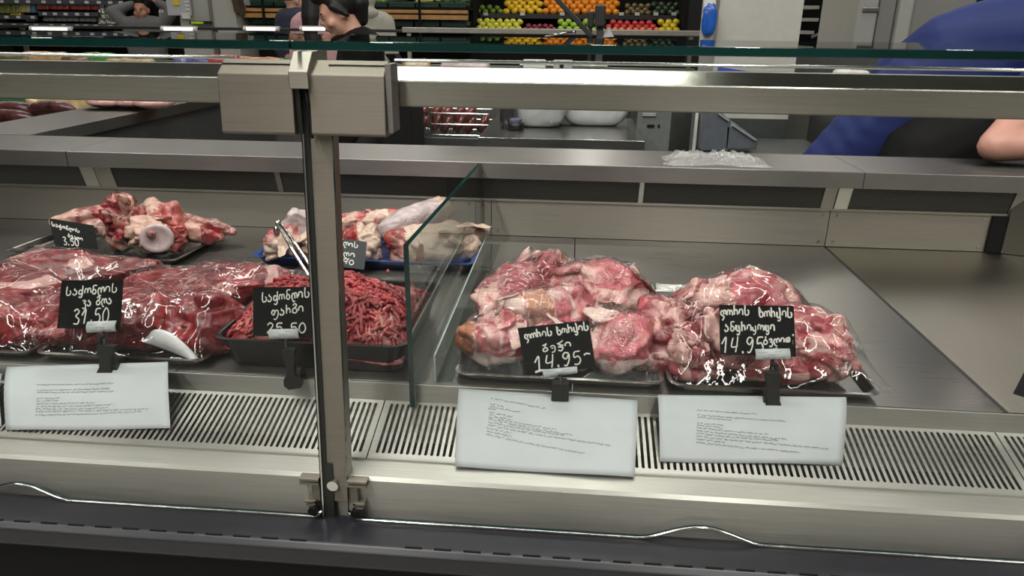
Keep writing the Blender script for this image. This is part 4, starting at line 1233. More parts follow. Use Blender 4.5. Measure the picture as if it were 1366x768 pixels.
for a, b, c, d in ((-.3, .2, 3.5, 3.515), (-.3, .2, 3.76, 3.775), (-.3, -.285, 3.5, 3.775), (.185, .2, 3.5, 3.775)): m.b(p.x + a, p.x + b, c, d, .902, p.z + .03)
m.b(p.x - .3, p.x + .2, 3.5, 3.775, .9005, .905)
m.build('crate_walls', plain('crate_green', (28, 74, 50), .5), gc)
m = MB(); m.b(p.x - .31, p.x + .21, 3.49, 3.50, p.z + .012, p.z + .032); m.build('rim', plain('crate_green_rim', (38, 96, 64), .5), gc)

# prep table, scale, bags
tb = empty('prep_table', (-.05, 3.35, 0), 'dark steel prep table behind the case under the scale', 'table')
MB().b(-.395, .285, 3.01, 3.75, .862, .90, .002).build('table_top', M['steel_pol'], tb)
for x, y in ((-.37, 3.04), (.26, 3.04), (-.37, 3.72), (.26, 3.72)): MB().b(x - .02, x + .02, y - .02, y + .02, 0, .862).build('leg', M['steel'], tb)
MB().b(-.37, .26, 3.05, 3.70, .25, .28).build('lower_shelf', M['steel_dk'], tb)
bagm = plain('white_bag', (196, 200, 198), .3, nscale=20, var=.08, coat=.3)


def sack(c, w, d, h, seed, name, mat, label, cat='bag', flat=.6, group=None):
    m = MB(); m.ball((0, 0, 0), 1, 4)
    for v in m.bm.verts:
        n = v.co.copy(); kk = (abs(n.x) ** 3.2 + abs(n.y) ** 3.2 + abs(n.z) ** 3.2) ** (-1 / 3.2)
        q = n * kk; dd = 1 + .10 * mnoise.fractal(q * 2 + Vector((seed, 0, 0)), 1, 2, 3)
        v.co = Vector((c[0] + q.x * w / 2 * dd, c[1] + q.y * d / 2 * dd, max(c[2] + .001, c[2] + (q.z + .93) * h / 1.93 * dd)))
    o = m.build(name, mat, None, True); return tag(o, label, cat, group)


p = at(718, 172, z=.90)
sack((p.x, p.y + .07, .9), .23, .11, .20, 1, 'plastic_bag', plain('clear_white_bag', (170, 174, 172), .2, nscale=15, var=.15, coat=.5), 'glossy white plastic bag on the prep table at left', 'bag')
p = at(792, 170, z=.90)
sack((p.x, p.y + .07, .9), .30, .12, .22, 4, 'plastic_bag', bagm, 'matt white bag slumped on the prep table at right', 'bag')
m = MB()
for (a0, b0), (a1, b1), (a2, b2) in (((752, 148), (745, 174), (762, 158)), ((834, 150), (842, 168), (828, 164))):
    q = [at(a, b, y=3.16 + .02 * i) for i, (a, b) in enumerate(((a0, b0), (a1, b1), (a2, b2)))]
p = at(687, 173, z=.905)
m = MB().lathe([(.034, 0), (.038, .012), (.036, .03), (.03, .034)], (p.x, p.y + .03, .901), 20)
bl = m.build('tape_dispenser', M['black'], None, True); tag(bl, 'small black pot with a patterned top at the left end of the prep table', 'pot')
MB().lathe([(.028, .034), (.028, .046), (.02, .05)], (p.x, p.y + .03, .901), 16).build('patterned_top', plain('violet_print', (96, 92, 120), .5, nscale=120, var=.9), bl)
p = at(672, 150, z=.99)
m = MB().lathe([(.035, 0), (.036, .05), (.034, .1), (.028, .125), (.018, .135)], (p.x, 3.3, .901), 20)
jr = m.build('jar', plain('dark_jar', (52, 52, 54), .2, coat=.5), None, True); tag(jr, 'dark jar with blue lid at the back of the prep table', 'jar')
MB().lathe([(.03, .13), (.03, .152), (.028, .154)], (p.x, 3.3, .901), 20).build('lid', plain('blue_lid', (36, 58, 130), .4), jr)

# scale with tilted screen and column display
scl = empty('weighing_scale', (0, 3.3, .9), 'shop weighing scale with tilted screen and black column display', 'scale')
MB().b(-.24, .13, 3.42, 3.72, .9005, 1.13, .01).build('housing', plain('scale_grey', (112, 113, 112), .45), scl)
MB().b(-.26, .14, 3.44, 3.74, 1.155, 1.168, .004).build('weighing_plate', M['steel_pol'], scl)
MB().b(-.24, -.14, 3.40, 3.418, 1.0, 1.19, .004).build('receipt_panel', M['white'], scl)
MB().b(-.105, -.02, 3.395, 3.417, 1.02, 1.19, .004).build('front_panel', plain('scale_light', (170, 170, 166), .4), scl)
MB().cyl((-.068, 3.393, 1.165), (-.068, 3.39, 1.165), .01, 14).build('bubble_level', M['black'], scl)
a, b = at(742, -2, y=3.4), at(787, 46, y=3.5)
d = (b - a); L = d.length; c = (a + b) / 2
ang = math.atan2(d.z, d.x)
m = MB().box((c.x, c.y, c.z), (L, .22, .022), Matrix.Rotation(-ang, 3, 'Y'), .004)
sd = m.build('tilted_screen', M['rubber'], scl)
MB().box((c.x - .006, c.y - .0, c.z + .014), (L * .8, .19, .004), Matrix.Rotation(-ang, 3, 'Y')).build('screen_glass', plain('screen', (60, 62, 66), .1, coat=.5), sd)
m = MB(); q0, q1 = at(727, 49, y=3.4), at(766, 43, y=3.4)
m.tube([q0, q0.lerp(q1, .6) + Vector((0, 0, .004)), q1], .004, 8); m.ball(q1, .009, 2)
m.build('lever', M['chrome'], scl, True)
c1 = at(801, 28, y=3.5); c0 = at(800, 52, y=3.5)
MB().b(c0.x - .016, c0.x + .016, 3.49, 3.52, 1.13, c1.z, .003).build('display_column', plain('column_grey', (70, 72, 74), .4), scl)
q = at(801, 21, y=3.48); MB().b(q.x - .025, q.x + .022, 3.46, 3.485, q.z - .045, q.z + .045, .006).build('column_display', M['rubber'], scl)
q = at(788.5, 26, y=3.52); MB().b(q.x - .016, q.x + .014, 3.50, 3.52, q.z - .035, q.z + .035, .005).b(q.x - .009, q.x + .007, 3.505, 3.515, 1.13, q.z).build('second_display', M['rubber'], scl)
q = [at(812, 36, y=3.5), at(819, 49, y=3.5), at(804, 50, y=3.5)]
MB().prism([(v.x, v.z) for v in q], 3.49, 3.6, axis='y').build('printer_cover', plain('silver_cover', (180, 184, 188), .35), scl)

# white column with gloves holder, cladding
col = empty('column', (.75, 3.6, 0), 'white square column clad in grey steel at the bottom', 'column')
MB().b(.60, .95, 3.42, 3.85, .95, 4.1).build('shaft', M['cream'], col)
MB().b(.595, .955, 3.415, 3.855, 0, .95).build('cladding', M['slate'], col)
a, b = at(938, 6, y=3.38), at(953, 47, y=3.38)
bb = sack(((a.x + b.x) / 2, 3.365, b.z), b.x - a.x, .03, a.z - b.z, 9, 'glove_bag', plain('blue_bag', (26, 82, 168), .3, nscale=30, var=.3, coat=.4), 'blue plastic bag hanging on the left edge of the white column', 'bag')
a = at(945, 0, y=3.40)
MB().b(a.x - .02, a.x + .03, 3.385, 3.42, b.z - .02, b.z + .31, .002).build('holder', M['white'], bb)
q = [at(958, 89, y=3.4), at(1000, 95.5, y=3.4), at(958, 96, y=3.4)]
tag(MB().prism([(v.x, v.z) for v in q], 3.405, 3.413, axis='y').build('blue_card', plain('blue_card', (52, 74, 176), .5)), 'blue card corner fixed low on the white column', 'card')
# equipment under the rail
eq = empty('wall_cabinet', (.33, 3.5, 0), 'grey equipment cabinet with a small dark slot right of the prep table', 'cabinet')
a, b = at(851, 145, y=3.4), at(894, 178, y=3.4)
MB().b(a.x, b.x, 3.4, 3.8, .55, a.z + .12, .003).build('body', plain('equip_grey', (104, 108, 106), .45), eq)
q = at(868, 168, y=3.398); MB().b(q.x - .016, q.x + .016, 3.395, 3.4, q.z - .006, q.z + .006).build('slot', M['blackmat'], eq)
q = at(879, 168, y=3.398); MB().b(q.x - .005, q.x + .004, 3.395, 3.4, q.z - .006, q.z + .006).build('button', M['blackmat'], eq)
q = at(869, 152, y=3.398); MB().b(q.x - .04, q.x + .02, 3.39, 3.4, q.z - .01, q.z + .005, .002).build('handle', plain('equip_light', (150, 152, 150), .4), eq)
m = MB().b(.278 + .20, .278 + .206, 2.995, 3.30, .5, 1.14); 
gp = m.build('glass_screen', M['acrylic'], None); tag(gp, 'upright glass screen with a white front edge behind the worktop', 'glass screen')
MB().b(.276 + .198, .276 + .209, 2.985, 2.995, .5, 1.14).build('edge_strip', M['white'], gp)
sm = plain('dispenser_grey', (84, 90, 96), .4)
for i, (pts, lab) in enumerate(((((938, 148), (960, 148), (974, 160), (970, 200), (934, 200)), 'upright grey plastic box leaning behind the glass screen'), (((968, 168), (980, 164), (1010, 186), (1008, 198), (966, 198)), 'low sloping grey plastic box beside the upright one'))):
    q = [at(px, py, y=2.92) for px, py in pts]
    bx_ = MB().prism([(v.x, v.z) for v in q], 2.90, 3.02, axis='y', bev=.004).build('storage_box', sm)
    tag(bx_, lab, 'box', 'grey boxes behind the worktop')
    r = [at(px, py, y=2.895) for px, py in ((pts[1][0] - 2, pts[1][1] + 2), (pts[2][0] - 2, pts[2][1]))]
    MB().tube([r[0] + Vector((0, 0, -.004)), r[1] + Vector((0, 0, -.004))], .004, 8).build('rim', plain('rim_grey', (120, 126, 130), .35), bx_)
st = MB().b(.50, 1.0, 2.86, 3.3, .84, .88).b(.52, .56, 2.9, 2.94, 0, .84).b(.95, .99, 2.9, 2.94, 0, .84).b(.52, .56, 3.2, 3.24, 0, .84).b(.95, .99, 3.2, 3.24, 0, .84).build('bench', M['slate'])
tag(st, 'low dark bench carrying the two grey boxes', 'bench')
tag(MB().b(.95, 2.6, 3.9, 3.94, 0, 1.25).build('partition', plain('partition_grey', (92, 93, 90), .4, metal=.4)), 'dull grey metal partition behind the worker', 'partition')

# crumpled clear bag on the worktop
m = MB(); nx, ny = 50, 24; g = []
pa, pb = at(884, 212, z=1.012), at(1018, 214, z=1.012)
for i in range(nx + 1):
    row = []
    for jx in range(ny + 1):
        u, v = i / nx, jx / ny
        x = pa.x + (pb.x - pa.x) * u + .012 * mnoise.noise(Vector((u * 6, v * 4, 2)))
        y = 1.875 + .135 * v + .012 * mnoise.noise(Vector((u * 5, v * 5, 7))) - .01 * math.sin(u * 9)
        e = min(1, 6 * min(u, 1 - u)) * min(1, 6 * min(v, 1 - v))
        z = 1.0115 + e * (.008 + .022 * abs(mnoise.noise(Vector((u * 9, v * 5, 1)))) + .012 * abs(mnoise.noise(Vector((u * 22, v * 12, 4)))))
        row.append(m.bm.verts.new((x, y, z)))
    g.append(row)
for i in range(nx):
    for jx in range(ny): m.bm.faces.new((g[i][jx], g[i + 1][jx], g[i + 1][jx + 1], g[i][jx + 1]))
tag(m.build('plastic_bag', BAGF, None, False), 'crumpled clear plastic bag lying on the worktop', 'bag')

# black bin, wire basket with sausages
tag(MB().b(-.90, -.755, 3.40, 3.68, 0, 1.03, .006).build('bin', M['blackmat']), 'plain black bin side standing left of the wire basket', 'bin')
wb = empty('wire_basket', (-.63, 3.8, .78), 'wire basket full of dark red packaged sausages', 'basket')
m = MB()
x0, x1, y0, y1, z0, z1 = -.83, -.44, 3.75, 3.97, .796, .905
for z in (z0, (z0 + z1) / 2, z1):
    m.tube([(x0, y0, z), (x1, y0, z), (x1, y1, z), (x0, y1, z), (x0, y0, z)], .004, 6)
m.build('hoops', M['chrome'], wb)
m = MB(); n = 24
for i in range(n + 1):
    x = x0 + (x1 - x0) * i / n; m.tube([(x, y0, z1), (x, y0, z0), (x, y1, z0), (x, y1, z1)], .0016, 5)
wv = m.build('mesh_wires', M['chrome'], wb); wv['kind'] = 'stuff'
tag(MB().b(-.86, -.41, 3.72, 4.0, 0, .788, .004).build('stand', M['slate']), 'grey stand carrying the wire sausage basket', 'stand')
for i in range(11):
    x = x0 + .04 + (x1 - x0 - .08) * (i % 6) / 5; z = z0 + .035 + .055 * (i // 6); y = y0 + .06 + .05 * (i % 2)
    m = MB().tube([(x - .02, y, z - .03), (x, y + .01, z + .01), (x + .025, y, z + .05)], [.016, .027, .016], 10)
    tag(m.build('wrapped_sausage', plain('sausage_red', (118, 54, 46), .3, nscale=50, var=.6, coat=.6) if i == 0 else bpy.data.materials['sausage_red'], None, True), 'dark red wrapped sausage in the wire basket', 'sausage', 'wrapped sausages in the wire basket')

# ------------------------------------------------------------------ island fridge and packages
isl = empty('island_fridge', (-1.6, 4.4, 0), 'long grey island fridge with a pale guard rail behind the staff area', 'fridge')
MB().b(-3.9, .72, 4.05, 4.10, 0, 1.087, .004).build('front_wall', plain('fridge_grey', (104, 104, 101), .35, metal=.4), isl)
MB().b(-3.9, .72, 4.72, 4.78, 0, 1.087, .004).build('rear_wall', bpy.data.materials['fridge_grey'], isl)
MB().b(-3.9, .72, 4.10, 4.72, .95, 1.0).build('bed', M['dark_int'], isl)
MB().b(-1.09, .87, 4.72, 4.77, 1.275, 1.307, .004).build('guard_rail', plain('rail_beige', (150, 146, 138), .4, metal=.3), isl)
MB().b(-3.9, -1.09, 4.72, 4.75, 1.275, 1.293, .004).build('guard_rail', M['rubber'], isl)
for x in (-3.6, -2.3, -1.05, .68): MB().b(x - .012, x + .012, 4.73, 4.75, 1.087, 1.275).build('rail_post', M['steel_dk'], isl)
tube_m = emit('lamp_white', (255, 252, 240), 2.2)
for i, (a, b) in enumerate(((40, 95), (215, 262), (325, 372), (400, 442))):
    p, q = at(a, 38.5, y=4.70), at(b, 38.5, y=4.70)
    lt = empty('light_tube', ((p.x + q.x) / 2, 4.70, p.z), ('white light tube at far left on the fridge rail', 'white light tube below the grey gable panel', 'white light tube below the green crates', 'white light tube beside the face of the woman')[i], 'lamp', 'light tubes on the fridge rail')
    MB().cyl((p.x + .02, 4.70, p.z), (q.x - .02, 4.70, p.z), .010, 10).build('tube', tube_m, lt)
    MB().cyl((p.x, 4.70, p.z), (p.x + .02, 4.70, p.z), .012, 10).build('cap', M['white'], lt)
    MB().cyl((q.x - .02, 4.70, p.z), (q.x, 4.70, p.z), .012, 10).build('cap', M['white'], lt)
    MB().b(p.x, q.x, 4.698, 4.722, p.z + .004, p.z + .018).build('batten', M['white'], lt)
PK = {}
def pack_mat(n, c, v=.35):
    if n not in PK: PK[n] = plain('pack_' + n, c, .3, nscale=45, var=v, coat=.5)
    return PK[n]
pr = random.Random(21)
def pack(px, y, z, w, h, d, mat, label, group, soft=.25, name='food_package'):
    x = at(px, 78, y=y).x
    m = MB().box((0, 0, 0), (w, d, h), (pr.uniform(-.25, .25), pr.uniform(-.1, .1), pr.uniform(-.3, .3)), min(w, h, d) * soft, 3)
    for v in m.bm.verts: v.co += Vector((x, y, z + h / 2)) + v.co.normalized() * .006 * mnoise.noise(v.co * 40)
    return tag(m.build(name, mat, None, True), label, 'package', group)
Z0 = 1.001
for pxs, mt, lab, grp, w, h, ys in (
    ((8, 26), 'olive', 'olive brown package at the far left of the island fridge', 'olive packages in the island fridge', .16, .13, 5.2),
    ((45, 62, 78), 'peach', 'peach coloured package in the island fridge near the left', 'peach packages in the island fridge', .13, .15, 5.25),
    ((96, 108), 'brown', 'brown package between the peach and green boxes', 'brown packages in the island fridge', .13, .13, 5.2),
    ((121, 140), 'green', 'bright green box in the island fridge', 'green boxes in the island fridge', .14, .15, 5.25),
    ((158, 176, 190), 'cream', 'cream package below the man in grey in the island fridge', 'cream packages in the island fridge', .15, .12, 5.15),
    ((247, 262, 276), 'violet', 'violet blue package in the island fridge', 'violet packages in the island fridge', .14, .14, 5.2),
    ((292, 305), 'red', 'pinkish red package just left of the steel clamps', 'red packages in the island fridge', .14, .15, 5.2),
    ((332, 350, 366), 'orange', 'orange and white package above the left steel clamp', 'orange packages in the island fridge', .13, .14, 5.2),
    ((382,), 'dgreen', 'dark green package above the left steel clamp', 'green packages by the clamps', .11, .13, 5.2),
    ((432, 450, 468, 486), 'tan', 'tan package above the right steel clamp', 'tan packages in the island fridge', .13, .12, 5.25)):
    cols = {'olive': (96, 92, 50), 'peach': (206, 160, 116), 'brown': (116, 84, 62), 'green': (70, 150, 62), 'cream': (190, 168, 128), 'violet': (104, 104, 160), 'red': (178, 76, 70), 'orange': (190, 136, 96), 'dgreen': (34, 70, 58), 'tan': (112, 98, 80)}
    for px in pxs: pack(px, ys - .8, Z0, w * .86, h * .86 + .01, .10, pack_mat(mt, cols[mt]), lab, grp)
for px, c, lab in ((555, (214, 190, 160), 'orange and white wrapped package on the fridge edge right of the clamps'), (608, (206, 186, 186), 'pale pink package on the fridge edge'), (634, (210, 196, 194), 'pale package beside the dark fridge strut')):
    pack(px, 4.28, 1.001, .16, .135, .12, pack_mat(lab[:6] + str(px), c, .25), lab, 'packages on the fridge edge')
a, b = at(529, 72, y=5.05), at(536, 84, y=5.05)
tag(MB().prism([(at(515, 72, y=4.15).x, at(515, 72, y=4.15).z), (at(528, 72, y=4.15).x, at(528, 72, y=4.15).z), (at(537, 84, y=4.15).x, at(537, 84, y=4.15).z), (at(524, 84, y=4.15).x, at(524, 84, y=4.15).z)], 4.12, 4.22, axis='y').build('black_case', M['blackmat']), 'small black case leaning on the fridge edge right of the clamps', 'case')
tag(MB().b(at(690, 80, y=4.15).x, at(840, 80, y=4.15).x, 4.01, 4.048, .93, 1.06).build('sign_board', plain('pale_board', (150, 150, 144), .5)), 'plain pale board on the fridge front behind the scale', 'board')

# ------------------------------------------------------------------ fruit stand
fs = empty('fruit_stand', (0, 8.0, 0), 'black fruit stand with two tiers behind the scale', 'stand')
FX0, FX1 = at(634, 20, y=8).x, at(910, 20, y=8).x
MB().b(FX0 - .05, FX1 + .05, 8.02, 8.06, .2, 1.272, .003).build('lower_front', M['blackmat'], fs)
m = MB(); m.b(FX0, FX1, 8.06, 8.45, 1.22, 1.235); m.build('lower_tray', M['blackmat'], fs)
MB().b(FX0, FX1, 8.40, 8.43, 1.375, 1.425, .003).build('upper_front', plain('tier_grey', (42, 42, 46), .5), fs)
MB().b(FX0, FX1, 8.43, 8.95, 1.395, 1.41).build('upper_tray', M['blackmat'], fs)
MB().b(FX0 - .05, FX1 + .05, 8.95, 9.0, .2, 2.4).build('back_board', M['blackmat'], fs)
for x in (FX0 - .06, FX1 + .02): MB().b(x, x + .045, 8.02, 9.0, 0, 2.4).build('side_post', M['blackmat'], fs)
for px in (648, 697, 750, 829, 850, 875, 899):
    q = at(px, 18.5, y=8.395); MB().b(q.x - .025, q.x + .025, 8.39, 8.40, q.z - .016, q.z + .016).build('price_tag', M['white'], fs)
for px in (678, 715, 893):
    q = at(px, 43, y=8.01); MB().b(q.x - .025, q.x + .025, 8.012, 8.02, q.z - .012, q.z + .012).build('price_tag', M['white'], fs)
FM = {k: plain('fruit_' + k, c, .35, nscale=25, var=.25, coat=.15) for k, c in dict(lime=(104, 128, 40), lemon=(228, 186, 40), orange=(228, 140, 30), kiwi=(110, 96, 62), avocado=(48, 62, 40), quince=(208, 206, 70), plum=(120, 40, 56), greenapple=(150, 186, 60), redapple=(190, 52, 58), peach=(222, 128, 84), yellow=(214, 190, 40)).items()}
FPROTO = {}
def fruit(kind, mat, loc, r, label, group, asp=1.0, name=None):
    key = (kind, round(r, 3))
    if key not in FPROTO:
        m = MB().ball((0, 0, 0), (r * (1 + (asp - 1)), r, r * .94), 2)
        for v in m.bm.verts:
            rad = math.hypot(v.co.x, v.co.y)
            if v.co.z > 0: v.co.z -= .35 * r * math.exp(-(rad / (r * .25)) ** 2)
        o = m.build(kind, mat, None, True); FPROTO[key] = o; o.location = loc
    else:
        o = FPROTO[key].copy(); C.objects.link(o); o.location = loc
    o.rotation_euler = (fr.uniform(-.5, .5), fr.uniform(-.5, .5), fr.uniform(0, 6))
    return tag(o, label, 'fruit', group)
fr = random.Random(31)
def heap(kind, mat, px0, px1, zb, y0, rows, r, label, group, asp=1.0):
    x0, x1 = at(px0, 20, y=y0 + .15).x, at(px1, 20, y=y0 + .15).x
    n = max(1, int((x1 - x0) / (2 * r)))
    for k in range(rows):
        for i in range(n - (k % 2)):
            x = x0 + r + (x1 - x0 - 2 * r) * (i + .5 * (k % 2)) / max(1, n - 1)
            fruit(kind, FM[mat], (x + fr.uniform(-.006, .006), y0 + r + k * r * 1.5 + fr.uniform(-.008, .008), zb + r + k * r * 1.05 + fr.uniform(-.003, .006)), r, label, group, asp)
U, UY, Lz, LY = 1.411, 8.435, 1.236, 8.065
heap('lime', 'lime', 636, 672, U, UY, 2, .034, 'dull green lime at the left end of the upper tier', 'limes on the upper tier')
heap('lemon', 'lemon', 672, 724, U, UY, 4, .037, 'yellow lemon on the upper tier between limes and oranges', 'lemons on the upper tier', 1.15)
heap('orange', 'orange', 724, 826, U, UY, 4, .040, 'orange on the upper tier behind the scale', 'oranges on the upper tier')
heap('kiwi', 'kiwi', 832, 868, U, UY, 3, .033, 'brown green kiwi on the upper tier right of the oranges', 'kiwis on the upper tier', 1.15)
heap('avocado', 'avocado', 868, 906, U, UY, 3, .038, 'dark green avocado at the right end of the upper tier', 'avocados on the upper tier', 1.2)
heap('quince', 'quince', 636, 698, Lz, LY, 3, .034, 'pale yellow green pear at the left end of the lower tier', 'pears on the lower tier', 1.1)
heap('plum', 'plum', 698, 744, Lz, LY, 2, .030, 'dark red plum on the lower tier', 'plums on the lower tier')
heap('green_apple', 'greenapple', 744, 808, Lz, LY, 3, .036, 'light green apple on the lower tier behind the screen', 'green apples on the lower tier')
heap('peach', 'peach', 808, 880, Lz, LY, 1, .034, 'orange pink peach in the front row of the lower tier', 'peaches on the lower tier')
heap('red_apple', 'redapple', 808, 876, Lz + .03, LY + .06, 2, .036, 'red apple behind the peaches on the lower tier', 'red apples on the lower tier')
heap('yellow_apple', 'yellow', 878, 908, Lz, LY, 3, .038, 'yellow apple at the right end of the lower tier', 'yellow apples on the lower tier')

# ------------------------------------------------------------------ vegetable stand with green crates
vsd = empty('vegetable_stand', (-2.4, 7.6, 0), 'wooden railed vegetable stand with green crates', 'stand')
woodm = plain('pale_wood', (176, 132, 78), .5, nscale=14, var=.2)
for (pa, pb, y0) in ((318, 402, 7.6), (500, 631, 7.6)):
    pass
x0, x1 = at(325, 17, y=7.6).x, at(624, 17, y=7.6).x
for pyc, hh in ((14.5, 2.2), (22, 3)):
    q0 = at(470, pyc - hh, y=7.6).z; q1 = at(470, pyc + hh, y=7.6).z
    MB().b(x0, x1, 7.6, 7.63, q1, q0, .002).build('wood_rail', woodm, vsd)
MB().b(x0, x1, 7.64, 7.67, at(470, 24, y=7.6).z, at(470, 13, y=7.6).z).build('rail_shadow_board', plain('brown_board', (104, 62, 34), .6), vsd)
MB().b(x0, x1, 8.5, 8.55, 0, 2.4).build('back_board', M['blackmat'], vsd)
MB().b(x0, x1, 7.66, 8.5, 1.448, 1.468).build('upper_deck', M['blackmat'], vsd)
MB().b(x0, x1, 7.66, 8.5, 1.27, 1.288).build('lower_deck', M['blackmat'], vsd)
for px in (352, 560): 
    q = at(px, 18, y=7.6).x; MB().b(q - .012, q + .012, 7.585, 7.6, 1.2, 1.6).build('hook_bar', M['blackmat'], vsd)
crm = plain('green_crate', (30, 66, 54), .5, nscale=20, var=.2)
def veg(kind, px0, px1, zb, y, cont, cc, label):
    a, b = at(px0, 5, y=y).x, at(px1, 5, y=y).x
    cr = empty('crate', ((a + b) / 2, y, zb), label, 'crate', 'green vegetable crates')
    m = MB(); h = .05
    m.b(a, b, y, y + .012, zb, zb + h).b(a, b, y + .36, y + .372, zb, zb + h).b(a, a + .012, y, y + .372, zb, zb + h).b(b - .012, b, y, y + .372, zb, zb + h).b(a, b, y, y + .372, zb, zb + .008)
    m.build('crate_walls', crm, cr)
    MB().b(a - .004, b + .004, y - .008, y, zb + h - .02, zb + h).build('rim', crm, cr)
    m = MB()
    for k in range(60):
        x = fr.uniform(a + .03, b - .03); yy = fr.uniform(y + .04, y + .33); z = zb + .02 + fr.uniform(.01, .075)
        if cont == 'leaf': m.ball((x, yy, z), (fr.uniform(.02, .05), fr.uniform(.02, .04), fr.uniform(.008, .02)), 1, Matrix.Rotation(fr.uniform(-1.2, 1.2), 3, 'Y') @ Matrix.Rotation(fr.uniform(-1, 1), 3, 'X'))
        else:
            an = fr.uniform(-.5, .5); m.tube([(x - .06 * math.cos(an), yy, z), (x, yy + .01, z + .008), (x + .06 * math.cos(an), yy, z + .03 * math.sin(an))], [.008, .015, .007], 7)
    o = m.build(kind, plain(kind + '_colour', cc, .5, nscale=18, var=.6), None, True)
    tag(o, kind.replace('_', ' ') + ' heaped in the ' + label.split(' with')[0].replace('green crate', 'crate'), 'vegetables', None, 'stuff')
veg('leafy_greens', 334, 364, 1.47, 7.72, 'leaf', (38, 56, 26), 'green crate second from the left gable on the upper deck')
veg('herbs', 366, 402, 1.47, 7.72, 'leaf', (30, 48, 24), 'green crate above the person in navy')
veg('lettuce', 500, 516, 1.47, 7.72, 'leaf', (108, 128, 36), 'green crate just right of the beige hood')
veg('aubergines', 518, 553, 1.47, 7.72, 'long', (34, 36, 34), 'green crate with dark long vegetables')
veg('corn_cobs', 555, 585, 1.47, 7.72, 'long', (196, 178, 84), 'green crate with pale yellow cobs at the top')
veg('cucumbers', 588, 622, 1.47, 7.72, 'long', (48, 72, 34), 'green crate nearest the fruit stand on the upper deck')
veg('peppers', 334, 372, 1.29, 7.7, 'leaf', (86, 84, 34), 'green crate on the lower deck near the left gable')
veg('onions', 520, 550, 1.29, 7.7, 'leaf', (120, 90, 52), 'green crate on the lower deck beside the beige jacket')
veg('potatoes', 553, 585, 1.29, 7.7, 'leaf', (128, 104, 66), 'green crate in the middle of the lower deck')
veg('radishes', 588, 622, 1.29, 7.7, 'leaf', (84, 66, 52), 'green crate on the lower deck beside the fruit stand')

# ------------------------------------------------------------------ chilled shelf unit at the far left
su = empty('chilled_shelves', (-6.0, 9.0, 0), 'tall black chilled shelf unit full of packages at the far left', 'shelf unit')
sx0, sx1 = -7.6, -4.35
MB().b(sx0, sx1, 9.75, 9.8, .1, 2.6).build('back_board', M['blackmat'], su)
rails = []
for pya, pxa, pxb in ((1, 0, 165), (21.5, 0, 50), (18, 52, 131), (32, 0, 165), (44, 0, 165)):
    q0 = at(pxa - (60 if pxa == 0 else 0), pya, y=9.0); q1 = at(pxb, pya, y=9.0)
    MB().b(q0.x, q1.x, 9.0, 9.7, q0.z - .028, q0.z - .012).build('shelf', M['blackmat'], su)
    MB().b(q0.x, q1.x, 8.985, 9.0, q0.z - .028, q0.z + .022).build('shelf_edge', plain('shelf_edge_grey', (74, 76, 86), .4), su)
    xx = q0.x + .06
    while xx < q1.x - .05:
        MB().b(xx, xx + .05, 8.98, 8.985, q0.z - .018, q0.z + .012).build('price_tag', M['white'], su); xx += pr.uniform(.11, .2)
def shelfpack(px0, px1, py, n, w, h, mat, label, group, name='food_package', soft=.25):
    q0, q1 = at(px0, py, y=9.05), at(px1, py, y=9.05)
    proto = None
    for i in range(n):
        x = q0.x + (q1.x - q0.x) * (i + .5) / n + pr.uniform(-.01, .01); z = q0.z + .024
        if proto is None:
            m = MB().box((0, 0, h / 2), (w, .10, h), None, min(w, h) * soft, 3)
            for v in m.bm.verts:
                v.co += v.co.normalized() * .010 * mnoise.noise(v.co * 30)
                if v.co.z > h * .7: v.co.y *= .6
            o = m.build(name, mat, None, True); proto = o
        else:
            o = proto.copy(); C.objects.link(o)
        o.location = (x, 9.08, z); o.rotation_euler = (0, 0, pr.uniform(-.2, .2)); o.scale = (1, 1, pr.uniform(.85, 1.08))
        tag(o, label, 'package', group)
shelfpack(2, 28, 21.5, 4, .08, .15, pack_mat('pasta', (122, 128, 66), .6), 'green and yellow packet at the left end of the chilled shelves', 'green yellow packets on the shelves')
shelfpack(17, 29, 24, 2, .07, .05, pack_mat('yellow', (214, 176, 40), .2), 'small yellow packet on the shelf edge at far left', 'small yellow packets')
shelfpack(29, 42, 20, 2, .09, .17, pack_mat('multi', (176, 170, 120), .6), 'cream and green packet beside the blue one', 'cream packets on the shelves')
shelfpack(42, 49, 20, 1, .07, .16, pack_mat('blue', (92, 130, 160), .4), 'pale blue packet left of the red row', 'pale blue packet')
shelfpack(50, 131, 16, 9, .085, .12, pack_mat('redbag', (168, 72, 62), .4), 'red packet in the long row on the chilled shelf', 'red packets in a row')
for i in range(9): pass
shelfpack(50, 131, 11.5, 9, .075, .09, pack_mat('clearbag', (120, 92, 88), .6), 'clear topped packet behind the red row', 'clear packets behind the red row')
shelfpack(36, 48, 31.5, 2, .06, .06, pack_mat('pale', (150, 160, 150), .4), 'pale packet on the lower shelf at left', 'pale packets on the lower shelf')
shelfpack(58, 130, 31.5, 9, .075, .07, pack_mat('silverclear', (130, 132, 130), .7), 'silvery packet on the lower shelf', 'silvery packets on the lower shelf')
silv = NT('silver_foil'); vv = silv.coord(); nn_ = silv.noise(vv, 30, 4, .6); silv.bump(nn_.outputs[0], .9, .03); silv.set(Metallic=1, Roughness=.2, Base_Color=lin((205, 205, 200))); silv = silv.m
for py in (22, 29.5, 37):
    shelfpack(133, 166, py, 4, .095, .13, silv, 'crinkled silver bag beside the man in grey', 'silver bags left of the man', 'foil_bag')
for py in (22, 30):
    shelfpack(214, 232, py, 2, .09, .12, silv, 'crinkled silver bag between the man and the grey gable', 'silver bags right of the man', 'foil_bag')

